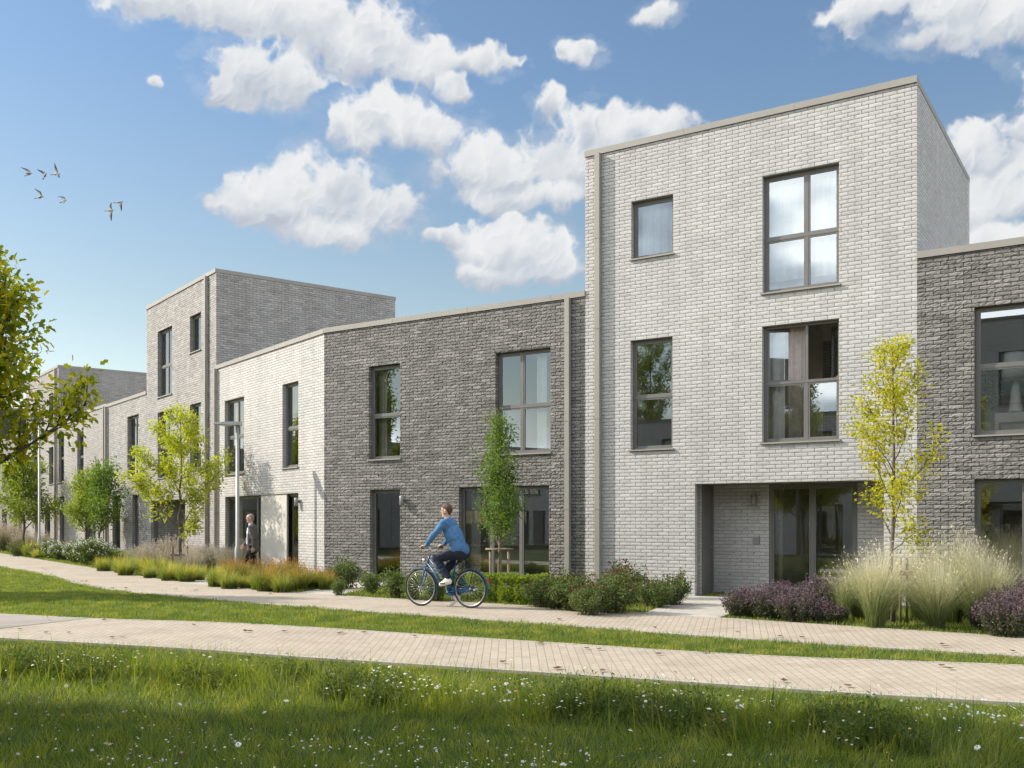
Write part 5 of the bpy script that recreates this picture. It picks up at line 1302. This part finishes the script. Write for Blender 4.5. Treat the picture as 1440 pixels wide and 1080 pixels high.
def head_prims(c, f, up):
    """skull, face, nose, ears at head centre c; f = facing, up = up"""
    c = np.array(c, float); f = unit(np.array(f, float)); up = unit(np.array(up, float)-f*np.dot(f, up)); l = np.cross(up, f)
    L = lambda x, y, z: tuple(c+f*x+l*y+up*z)
    return [(L(-.025, 0, .03), L(.01, 0, .035), .083, .080, .03), (L(.015, 0, -.04), L(.02, 0, -.075), .066, .046, .03), (L(.035, 0, -.088), L(.06, 0, -.093), .036, .026, .02),
            (L(.072, 0, .028), L(.098, 0, -.014), .010, .014, .012), (L(.066, .03, .045), L(.066, -.03, .045), .018, .018, .012), (L(.072, .014, -.052), L(.072, -.014, -.052), .013, .013, .012),
            (L(-.012, .080, .005), L(-.016, .084, -.035), .020, .012, .008), (L(-.012, -.080, .005), L(-.016, -.084, -.035), .020, .012, .008)], L
def hand_prims(wr, palm_end, down, thumb_dir, curl):
    """palm + four curled fingers + thumb; fingers bend from the knuckles towards `down`"""
    wr = np.array(wr, float); pe = np.array(palm_end, float); ax = unit(pe-wr); dn = unit(np.array(down, float)-ax*np.dot(ax, down)); sd = np.cross(ax, dn)
    pr = []; kn = wr+ax*.085
    for j, (o, L) in enumerate(((-.030, .074), (-.010, .082), (.011, .077), (.030, .060))):
        b = kn+sd*o; a0, a1_, a2_ = curl
        d0 = ax*math.cos(a0)+dn*math.sin(a0); d1 = ax*math.cos(a1_)+dn*math.sin(a1_); d2 = ax*math.cos(a2_)+dn*math.sin(a2_)
        p1 = b+d0*L*.45; p2 = p1+d1*L*.32; p3 = p2+d2*L*.24
        pr += [(wr+ax*.02+sd*o*.8, b, .016, .0125, .012), (b, p1, .011, .0098, .006), (p1, p2, .0098, .009, .004), (p2, p3, .009, .0075, .004)]
    s_ = 1 if np.dot(sd, thumb_dir) > 0 else -1
    t0 = wr+ax*.025+sd*.026*s_; t1_ = t0+ax*.032+sd*.024*s_+dn*.012; t2_ = t1_+ax*.028+dn*.016; 
    return pr+[(t0, t1_, .015, .012, .01), (t1_, t2_, .011, .0085, .006)]

# ------------------------------------------------------------------ bicycle
wf, wr_ = at(592, 854.2), at(661, 857.6); d = wf-wr_; bang = math.atan2(d[1], d[0]); mid = (wf+wr_)/2; mid[2] = .0305
M['bikeblue'] = simple('bicycle_blue_paint', (.010, .075, .17), .35, var=.05)
M['tyre'] = simple('tyre_rubber', (.03, .028, .027), .8, var=.2)
M['chrome'] = simple('bright_metal', (.55, .55, .54), .3, .9, var=.05)
M['leather'] = simple('saddle_leather', (.12, .06, .03), .5, var=.2)
M['blackpl'] = simple('black_plastic', (.02, .02, .02), .5)
bike = tag(empty('bicycle', tuple(mid), bang), 'blue city bicycle with mudguards and rear rack, ridden along the footpath', 'bicycle')
HB = .545; WRD = .335
def ring(mb, c, Rr, r_, n=40, m=8, a0=0, a1=2*math.pi, closed=True):
    th = np.linspace(a0, a1, n, endpoint=not closed); P = np.stack([c[0]+Rr*np.cos(th), 0*th+c[1], c[2]+Rr*np.sin(th)], 1)
    mb.tube(P, r_, m, closed=closed)
for sx in (HB, -HB):
    c = (sx, 0, .352)
    wh = MB(); wh.tube([(sx, -.05, .352), (sx, .05, .352)], .022, 10); wo = wh.build('wheel', M['chrome'], bike)
    q = MB(); ring(q, c, WRD, .0185, 48, 8); q.build('tyre', M['tyre'], wo)
    q = MB(); ring(q, c, WRD-.024, .010, 48, 6); q.build('rim', M['chrome'], wo)
    q = MB()
    for i in range(28):
        a = i*2*math.pi/28; b = a+(.55 if i % 4 < 2 else -.55); y0 = .03 if i % 2 else -.03
        q.tube([(sx+.02*math.cos(b), y0, .352+.02*math.sin(b)), (sx+(WRD-.026)*math.cos(a), 0, .352+(WRD-.026)*math.sin(a))], .0016, 4)
    q.build('spokes', M['chrome'], wo)
    q = MB(); a0, a1_ = (R(-8), R(120)) if sx < 0 else (R(55), R(190))
    if sx < 0: a0, a1_ = R(40), R(195)
    else: a0, a1_ = R(60), R(200)
    th = np.linspace(a0, a1_, 26); V = []
    for rr, yy in ((.372, -.028), (.381, 0.), (.372, .028)): V.append(np.stack([sx+rr*np.cos(th), 0*th+yy, .352+rr*np.sin(th)], 1))
    for rr, yy in ((.368, -.028), (.377, 0.), (.368, .028)): V.append(np.stack([sx+rr*np.cos(th), 0*th+yy, .352+rr*np.sin(th)], 1))
    i = np.arange(25); F = np.concatenate([np.c_[a*26+i, a*26+i+1, b*26+i+1, b*26+i] for a, b in ((0, 1), (1, 2), (4, 3), (5, 4), (2, 5), (3, 0))])
    q.add(np.concatenate(V), F, smooth=True)
    for yy in (-.034, .034): q.tube([(sx, yy*1.4, .352), (sx+.37*math.cos(a1_-.25), yy, .352+.37*math.sin(a1_-.25))], .003, 5)
    q.build('mudguard', M['bikeblue'], bike)
BB = (-.076, 0, .285); HT, HBt = (.335, 0, .97), (.395, 0, .775); ST = (-.24, 0, .83); RH = (-HB, 0, .352)
q = MB(); q.tube([HT, HBt], .021, 10); q.tube([(.385, 0, .80), BB], .0195, 10); q.tube([(.355, 0, .90), (.13, 0, .64), (-.14, 0, .53)], .0155, 10); q.tube([BB, ST], .0175, 10)
for y in (-.055, .055):
    q.tube([BB, (-.25, y*.7, .31), (-HB, y, .352)], .010, 8); q.tube([(-.20, y*.3, .66), (-.34, y*.9, .53), (-HB, y, .352)], .009, 8)
q.tube([(-.076, -.045, .285), (-.076, .045, .285)], .026, 12); q.build('frame', M['bikeblue'], bike)
q = MB()
for y in (-.052, .052): q.tube([(.405, y*.6, .745), (.43, y, .66), (.475, y, .50), (HB, y, .352)], [.016, .015, .012, .009], 8)
q.tube([(.397, -.04, .76), (.397, .04, .76)], .019, 8); q.build('fork', M['bikeblue'], bike)
q = MB(); q.tube([HT, (.322, 0, 1.055), (.345, 0, 1.10)], .013, 8); q.tube([(.30, .31, 1.105), (.36, .25, 1.115), (.385, .13, 1.11), (.345, 0, 1.10), (.385, -.13, 1.11), (.36, -.25, 1.115), (.30, -.31, 1.105)], .0105, 8); hb = q.build('handlebar', M['chrome'], bike)
for y in (-1, 1): MB().tube([(.335, .272*y, 1.11), (.262, .345*y, 1.10)], .0155, 10).build('grip', M['blackpl'], hb)
q = MB(); q.tube([ST, (-.265, 0, .905)], .013, 8); q.build('seat_post', M['chrome'], bike)
V, Fq = sdf_mesh([((-.38, .045, .935), (-.38, -.045, .935), .052, .052, .03, (1, 1, .6)), ((-.36, 0, .935), (-.16, 0, .932), .06, .022, .03, (1, 1, .6))], .008)
MB().add(V, Fq, smooth=True).build('saddle', M['leather'], bike)
q = MB(); z = .79
q.tube([(-.40, .055, z), (-.72, .055, z), (-.79, .05, z+.004), (-.80, .0, z+.006), (-.79, -.05, z+.004), (-.72, -.055, z), (-.40, -.055, z)], .0095, 6)
for x in (-.45, -.55, -.65): q.tube([(x, -.055, z), (x, .055, z)], .007, 6)
for y in (-.055, .055): q.tube([(-.66, y, z), (-HB, y*1.1, .352)], .007, 6); q.tube([(-.41, y, z), (-.30, y*.4, .70)], .005, 6)
q.tube([(-.80, 0, z+.006), (-.815, .0, z-.09)], .006, 6); q.build('rear_rack', M['blackpl'], bike)
CA = R(78); pl = np.array([BB[0]+.165*math.cos(CA), .115, BB[2]+.165*math.sin(CA)]); prt = np.array([BB[0]-.165*math.cos(CA), -.115, BB[2]-.165*math.sin(CA)])
q = MB(); q.tube([(BB[0], .06, BB[2]), (pl[0], .075, pl[2])], .011, 8); q.tube([(BB[0], -.06, BB[2]), (prt[0], -.075, prt[2])], .011, 8); q.tube([(BB[0], -.07, BB[2]), (BB[0], .07, BB[2])], .013, 8); q.build('crank', M['chrome'], bike)
for P_, sg in ((pl, 1), (prt, -1)): MB().box(P_[0]-.05, P_[0]+.05, min(sg*.075, sg*.165), max(sg*.075, sg*.165), P_[2]-.011, P_[2]+.011).build('pedal', M['blackpl'], bike)
q = MB(); th = np.linspace(0, 2*np.pi, 30, endpoint=False)
ch = np.array([[(BB[0]+.085*math.cos(t)) if math.cos(t) > 0 else (-HB+.055*math.cos(t)), 0, (BB[2]+.085*math.sin(t)) if math.cos(t) > 0 else (.352+.055*math.sin(t))] for t in th])
V = np.concatenate([ch+[0, -.062, 0], ch+[0, -.036, 0]]); i = np.arange(30); q.add(V, [tuple(range(30)), tuple(range(59, 29, -1))]+[(a, 30+a, 30+(a+1) % 30, (a+1) % 30) for a in range(30)])
q.build('chain_guard', M['bikeblue'], bike)
MB().lathe([(.03, 0), (.036, .02), (.034, .05), (.0, .055)], 12).build('headlight', M['chrome'], bike)
hl = bpy.data.objects[[o.name for o in bike.children if o.name.startswith('headlight')][0]]; hl.location = (.44, 0, .86); hl.rotation_euler = (0, R(90), 0)
MB().box(-.955, -.93, -.03, .03, .50, .56).build('tail_light', simple('tail_light_red', (.35, .02, .015), .3), bike)

# ------------------------------------------------------------------ the cyclist (bike coordinates)
rider = tag(empty('person', tuple(mid), bang), 'person in a blue shirt and dark jeans riding the blue bicycle, seen from behind', 'person')
sh_l, sh_r = np.array([-.075, .185, 1.555]), np.array([-.06, -.185, 1.555]); hip = np.array([-.335, 0, 1.03])
gl, gr_ = np.array([.300, .308, 1.125]), np.array([.300, -.308, 1.125])
wl, wrr = np.array([.228, .298, 1.150]), np.array([.228, -.298, 1.150])
el_, er = np.array([.075, .30, 1.325]), np.array([.085, -.30, 1.315])
kl, kr = np.array([.135, .105, .905]), np.array([.085, -.10, .66]); al2, ar2 = np.array([-.135, .118, .535]), np.array([-.175, -.118, .215])
hl_, hr_ = hip+[0, .085, -.02], hip+[0, -.085, -.02]
neck = np.array([-.07, 0, 1.60]); hd_c = np.array([-.022, .0, 1.785]); fdir = (.97, .22, -.02)
hp, HL = head_prims(hd_c, fdir, (.0, 0, 1))
torso = lambda e: [(hip+[.0, .05, .02], hip+[0, -.05, .02], .115+e, .115+e, .06), (hip+[.02, 0, .05], np.array([-.20, 0, 1.32]), .125+e, .125+e, .08, (1, 1.22, 1)), (np.array([-.20, 0, 1.30]), np.array([-.10, 0, 1.47]), .128+e, .13+e, .08, (1, 1.30, 1)), (sh_l-[.01, .05, .0], sh_r-[.01, -.05, .0], .075+e, .075+e, .06), (np.array([-.10, 0, 1.53]), neck, .085+e, .062+e*.5, .04)]
arm = lambda s, e_, w_, e: [(s, e_, .055+e, .043+e, .03), (e_, w_, .043+e, .031+e*.8, .02)]
leg = lambda h_, k_, a_, e: [(h_, k_, .092+e, .062+e, .05), (k_, k_+(a_-k_)*.35, .060+e, .056+e, .03), (k_+(a_-k_)*.35, a_, .056+e, .038+e, .03)]
hands = []
for s_, w_, g_ in ((1, wl, gl), (-1, wrr, gr_)):
    hands += hand_prims(w_, g_+[0, 0, .012], (.15, 0, -1.), (0, -s_, 0), (.35, 1.75, 2.7))
body_part('body', torso(-.01)+[(neck-[0, 0, .03], hd_c+[-.01, 0, -.07], .056, .052, .03)]+hp+arm(sh_l, el_, wl, -.004)+arm(sh_r, er, wrr, -.004)+hands+leg(hl_, kl, al2, -.006)+leg(hr_, kr, ar2, -.006)+[(al2, al2+[.13, 0, -.075], .036, .026, .02), (ar2, ar2+[.10, 0, -.115], .036, .026, .02)], .0075, M['skin'], rider, 1)
sleeves = arm(sh_l, el_, wl-[.012, 0, -.008], .014)+arm(sh_r, er, wrr-[.012, 0, -.008], .014)
folds = [(np.array([-.30, .09, 1.06]), np.array([-.14, .13, 1.26]), .02, .02, .035), (np.array([-.36, -.03, 1.02]), np.array([-.25, -.10, 1.20]), .02, .018, .035), (np.array([-.40, 0, 1.03]), np.array([-.34, 0, 1.14]), .07, .06, .05, (1, 1.5, 1))]
body_part('shirt', torso(.014)+sleeves+folds+[(neck+[-.02, .0, .005], neck+[.02, 0, .0], .066, .066, .02)], .009, M['shirt_blue'], rider, 2)
body_part('trousers', [(hip+[-.02, .07, -.03], hip+[-.02, -.07, -.03], .118, .118, .05)]+leg(hl_, kl, al2+[-.005, 0, .03], .013)+leg(hr_, kr, ar2+[-.005, 0, .03], .013), .009, M['jeans_dark'], rider, 2)
hair = [(HL(-.032, 0, .045), HL(.0, 0, .055), .089, .082, .02), (HL(-.055, 0, .0), HL(-.05, 0, -.03), .062, .048, .02), (HL(.035, 0, .098), HL(-.02, 0, .105), .03, .045, .02)]
body_part('hair', hair, .008, M['hair_brown'], rider, 1)
for s_ in (1, -1): MB().lathe([(.001, -.009), (.007, -.005), (.009, 0), (.007, .005), (.001, .009)], 8, loc=HL(.080, .030*s_, .022)).build('eye', M['eye'], rider)
for a_, dv, pz in ((al2, np.array([.20, 0, -.055]), pl), (ar2, np.array([.17, 0, -.115]), prt)):
    heel = a_+np.array([-.045, 0, -.045]); toe = heel+dv
    body_part('shoe', [(heel, toe, .040, .034, .02, (1, 1, .9)), (a_+[0, 0, -.01], a_+[.05, 0, -.035], .044, .040, .03), (heel-[0, 0, .022], toe-[0, 0, .016], .030, .032, .012)], .007, M['shoe_white'], rider, 1)

# ------------------------------------------------------------------ the walking man
man_p = offc(27.3, 354.5, .0); man = tag(empty('person', tuple(man_p), math.pi*1.02), 'grey haired person in a grey jacket walking past the sliding panel', 'person')
# local: x forward, y left, z up
S = lambda *v: np.array(v, float)
hpm = S(0, 0, .97); nk = S(.02, 0, 1.545); hc = S(.06, 0, 1.715); hp, HL = head_prims(hc, (1, .22, -.03), (.06, 0, 1))
sl, sr = S(.0, .195, 1.46), S(.0, -.195, 1.46); eL, eR = S(-.10, .245, 1.17), S(.11, -.24, 1.19); wL, wR = S(-.085, .245, .92), S(.26, -.215, .98)
kL, kR = S(-.06, .09, .52), S(.20, -.09, .53); aL, aR = S(-.32, .09, .13), S(.26, -.09, .09)
tor = lambda e: [(S(0, .05, .98), S(0, -.05, .98), .115+e, .115+e, .06), (S(0, 0, 1.0), S(.0, 0, 1.22), .122+e, .125+e, .08, (1, 1.25, 1)), (S(0, 0, 1.2), S(.0, 0, 1.40), .125+e, .125+e, .08, (1, 1.35, 1)), (sl-[0, .05, 0], sr-[0, -.05, 0], .072+e, .072+e, .06), (S(0, 0, 1.45), nk, .082+e, .058+e*.5, .04)]
hm = hand_prims(wL, wL+[.01, 0, -.1], (.6, -.7, 0), (1, 0, 0), (.35, .8, 1.1))+hand_prims(wR, wR+[.055, 0, -.08], (.2, .9, 0), (1, 0, 1), (.35, .9, 1.2))
body_part('body', tor(-.012)+[(nk-[0, 0, .03], hc+[-.02, 0, -.07], .058, .054, .03)]+hp+arm(sl, eL, wL, -.004)+arm(sr, eR, wR, -.004)+hm+leg(S(0, .085, .95), kL, aL, -.006)+leg(S(0, -.085, .95), kR, aR, -.006)+[(aL, aL+[.12, 0, -.10], .036, .026, .02), (aR, aR+[.14, 0, .0], .036, .026, .02)], .0085, M['skin_man'], man, 1)
body_part('shirt', [(S(.055, 0, 1.05), S(.055, 0, 1.40), .10, .088, .04, (1, 1.15, 1)), (S(.02, 0, 1.47), nk+[.012, 0, .012], .075, .064, .03)], .009, M['shirt_pale'], man, 1)
# open jacket: torso shell whose front is set back so the shirt shows
jk = [(S(-.035, .07, .86), S(-.035, -.07, .86), .125, .125, .06), (S(-.04, 0, .90), S(-.035, 0, 1.22), .135, .125, .06, (1, 1.30, 1)), (S(-.035, 0, 1.2), S(-.03, 0, 1.40), .125, .122, .06, (1, 1.42, 1)), (sl-[.02, .05, -.004], sr-[.02, -.05, -.004], .082, .082, .05), (S(-.03, 0, 1.46), S(-.02, 0, 1.525), .085, .066, .04)]
jk += [(S(.04, .105, .86), S(.055, .10, 1.25), .075, .055, .03), (S(.04, -.105, .86), S(.055, -.10, 1.25), .075, .055, .03), (S(.055, .10, 1.25), S(.035, .065, 1.46), .05, .045, .02), (S(.055, -.10, 1.25), S(.035, -.065, 1.46), .05, .045, .02)]
body_part('jacket', jk+arm(sl, eL, wL+[.0, 0, .03], .02)+arm(sr, eR, wR+[-.02, 0, .02], .02), .009, M['jacket_grey'], man, 2)
body_part('trousers', [(S(0, .06, .93), S(0, -.06, .93), .115, .115, .05)]+leg(S(0, .085, .93), kL, aL+[0, 0, .0], .016)+leg(S(0, -.085, .93), kR, aR+[0, 0, .02], .016), .009, M['trousers_black'], man, 2)
body_part('hair', [(HL(-.035, 0, .038), HL(-.03, 0, .045), .086, .084, .02), (HL(-.055, 0, -.02), HL(-.05, 0, -.055), .062, .05, .02)], .008, M['hair_grey'], man, 1)
for s_ in (1, -1): MB().lathe([(.001, -.009), (.007, -.005), (.009, 0), (.007, .005), (.001, .009)], 8, loc=HL(.080, .030*s_, .022)).build('eye', M['eye'], man)
for a_, dv in ((aL, S(.15, 0, -.085)), (aR, S(.20, 0, .03))):
    heel = a_+S(-.045, 0, -.035)
    body_part('shoe', [(heel, heel+dv, .042, .036, .02), (a_, a_+[.05, 0, -.03], .046, .042, .03)], .009, M['shoe_black'], man, 1)

# ------------------------------------------------------------------ gulls
M['gull_white'] = simple('gull_white', (.38, .37, .36), .8, var=.05)
def wingmat():
    m, nt, out = newmat('gull_wing'); t = nt('ShaderNodeUVMap', uv_map='UVMap').outputs[0]
    x = nt('ShaderNodeSeparateXYZ', {0: t}).outputs[0]
    princ(nt, out, nt.ramp(x, [(.0, (.34, .33, .32)), (.3, (.16, .155, .15)), (.55, (.05, .048, .047)), (1., (.02, .019, .02))]), .8); return m
M['gull_wing'] = wingmat()
def gull(label, tail, head, wings, Y=52.):
    """tail, head and wing joints given where they stand in the air (photo zoom px), wings spread in depth too"""
    def p(x, y, dy=0.): px, py = 10+x/8., 215+y/8.; return atY(px, Y+dy, EYE+(HOR-py)/F_PX*(Y+dy))
    t, h = p(*tail), p(*head); c = (t*.42+h*.58); L = np.linalg.norm(h-t)
    if L < .36: h = h+np.array([0, -1, 0])*math.sqrt(.36**2-L**2)*.6; t = t+np.array([0, 1, 0])*math.sqrt(.36**2-L**2)*.4; L = np.linalg.norm(h-t)
    f = (h-t)/L; root = tag(empty('gull', tuple(c)), label, 'bird', 'gulls flying over the roofs')
    s = np.linspace(0, 1, 12); rad = np.array([.010, .030, .022, .034, .05, .062, .064, .058, .045, .040, .034, .006])
    P = np.array([t+(h-t)*x for x in s])-c; mb = MB(); mb.tube(P, rad, 8)
    side = unit(np.cross(f, [0, 0, 1.])); mb.tube([P[-1], P[-1]+f*.05], [.008, .002], 5)
    tl = [P[0]+f*.06+side*.01, P[0]+f*.06-side*.01, P[0]-f*.06-side*.055, P[0]-f*.06+side*.055]; tl2 = [v-np.array([0, 0, .008]) for v in tl]
    mb.add(tl+tl2, [(0, 1, 2, 3), (7, 6, 5, 4), (0, 3, 7, 4), (1, 5, 6, 2), (2, 6, 7, 3)])
    mb.build('body', M['gull_white'], root)
    for w_ in wings:
        J = [p(*w_[i][:2], w_[i][2])-c for i in range(len(w_))]; J = [np.array([0, 0, .01])+f*.03]+J
        J = np.array(J); n = 9; tt = np.linspace(0, 1, n); C_ = np.array([along(J, x) for x in tt]); C_ = np.concatenate([C_[:1], .25*C_[:-2]+.5*C_[1:-1]+.25*C_[2:], C_[-1:]])
        ch = np.array([.15, .165, .165, .155, .14, .115, .09, .06, .012]); 
        lead = C_+f*ch[:, None]*.45; trail = C_-f*ch[:, None]*.55; nn = unit(np.cross(np.gradient(C_, axis=0), f)); top = C_+nn*.012; bot = C_-nn*.006
        V = np.concatenate([lead, top, trail, bot]); i = np.arange(n-1)
        F = np.concatenate([np.c_[a*n+i, a*n+i+1, b*n+i+1, b*n+i] for a, b in ((0, 1), (1, 2), (2, 3), (3, 0))])
        o = MB().add(V, F, smooth=True).build('wing', M['gull_wing'], root); setuv(o, np.c_[np.tile(tt, 4), np.zeros(4*n)])
gull('leftmost gull of the flock, with one wing swept far back', (208, 255), (282, 224), [[(228, 190, .1), (150, 160, .25)], [(225, 232, -.25), (205, 236, -.5)]])
gull('second gull from the left in the upper row', (402, 284), (450, 232), [[(410, 222, .1), (335, 184, .25)], [(425, 250, -.25), (415, 262, -.5)]])
gull('gull with its wings raised straight up, right of the upper row', (500, 244), (598, 236), [[(548, 180, .15), (534, 114, .2)], [(575, 258, -.2), (592, 282, -.35)]])
gull('gull flying below the upper row on the left', (320, 510), (412, 490), [[(370, 440, .1), (304, 400, .25)], [(370, 492, -.25), (360, 500, -.55)]])
gull('small gull in the lower row, wings half folded', (600, 554), (672, 530), [[(630, 496, .1), (568, 490, .2)], [(640, 555, -.2), (630, 572, -.35)]])
gull('gull with wings spread straight up and down, left of the right pair', (1112, 652), (1202, 644), [[(1160, 605, .15), (1172, 558, .25)], [(1168, 700, -.15), (1172, 770, -.25)]])
gull('rightmost gull with its wing pointing down', (1207, 560), (1308, 548), [[(1280, 590, -.15), (1288, 656, -.25)], [(1262, 556, .25), (1268, 562, .5)]])

# ------------------------------------------------------------------ things seen inside the upper right window
def inroom(x, d, z): 
    P = O3+e1*x+nrm*d; return (P[0], P[1], z)
wz = 3.07
rx_ = lambda px, d: RIGHT.u(px, 500, d)[0]
M['lampshade'] = simple('lamp_shade_cloth', (.78, .75, .70), .9, var=.04)
lampo = tag(empty('table_lamp', inroom(rx_(1428, .85), .85, wz+.62)), 'big white table lamp inside the upper window of the right dark house', 'lamp')
MB().lathe([(.11, 0), (.12, .02), (.10, .2), (.075, .48), (.05, .60), (.02, .62)], 20).build('base', M['shoe_white'], lampo)
th = np.arange(25)*2*np.pi/24; q = MB(); V = np.concatenate([np.stack([r_*np.cos(th), r_*np.sin(th), 0*th+z_], 1) for r_, z_ in ((.25, .58), (.19, 1.12), (.185, 1.12), (.245, .58))]); i = np.arange(24)
q.add(V, np.concatenate([np.c_[a*25+i, a*25+i+1, b*25+i+1, b*25+i] for a, b in ((0, 1), (1, 2), (2, 3), (3, 0))]), smooth=True); q.build('shade', M['lampshade'], lampo)
side_ = tag(empty('sideboard', inroom(rx_(1440, .85), .85, wz-.04), a1), 'pale sideboard under the white lamp, inside the upper right window', 'sideboard')
MB().box(-.55, .55, -.2, .2, .12, .64).build('cabinet', M['panel'], side_)
for x in (-.5, .5):
    for y in (-.16, .16): MB().box(x-.02, x+.02, y-.02, y+.02, 0, .12).build('leg', M['stake'], side_)
chr_ = tag(empty('armchair', inroom(rx_(1415, 1.8), 1.8, wz-.04), a1+.4), 'round backed armchair behind the lamp, inside the upper right window', 'armchair')
M['chairrose'] = simple('armchair_fabric', (.42, .30, .26), .9, var=.06)
body_part('seat', [((-.28, 0, .36), (.28, 0, .36), .17, .17, .05, (1, 1.5, 1)), ((-.33, -.1, .5), (-.33, .2, .5), .09, .09, .05), ((.33, -.1, .5), (.33, .2, .5), .09, .09, .05)], .03, M['chairrose'], chr_, 1)
body_part('backrest', [((-.24, .27, .5), (-.18, .34, 1.0), .11, .12, .08), ((.24, .27, .5), (.18, .34, 1.0), .11, .12, .08), ((0, .3, .5), (0, .35, 1.08), .13, .13, .08, (1.5, 1, 1))], .03, M['chairrose'], chr_, 1)
for x in (-.25, .25):
    for y in (-.2, .22): MB().tube([(x, y, 0), (x*.9, y*.9, .24)], .02, 8).build('leg', M['stake'], chr_)
pt = tag(empty('potted_plant', inroom(rx_(1388, .75), .75, wz-.04)), 'leafy potted plant at the left side of the upper right window', 'plant')
MB().lathe([(.13, 0), (.17, .02), (.18, .70), (.165, .70), (.16, .64), (.01, .63)], 20).build('pot', M['lampgrey'], pt)
q = MB(); rr = np.random.default_rng(4); LPp = []
for i in range(9):
    G = limb((rr.normal(0, .03), rr.normal(0, .03), .62), (rr.normal(0, .35), rr.normal(0, .35), 1), rr.uniform(.6, 1.25), rr, 7, .16, .5); q.tube(G, np.linspace(.012, .004, 7), 5); LPp.append(along(G, .3+.7*rr.random(26))+rr.normal(0, .06, (26, 3)))
q.build('stem', M['bark'], pt); LPp = np.concatenate(LPp); q = MB(); leaf_cloud(q, LPp, rr.normal(0, 1, LPp.shape), np.full(len(LPp), .11), rr, up=.4, wid=.75, lobed=False); q.build('foliage', M['leaf_shrub'], pt)
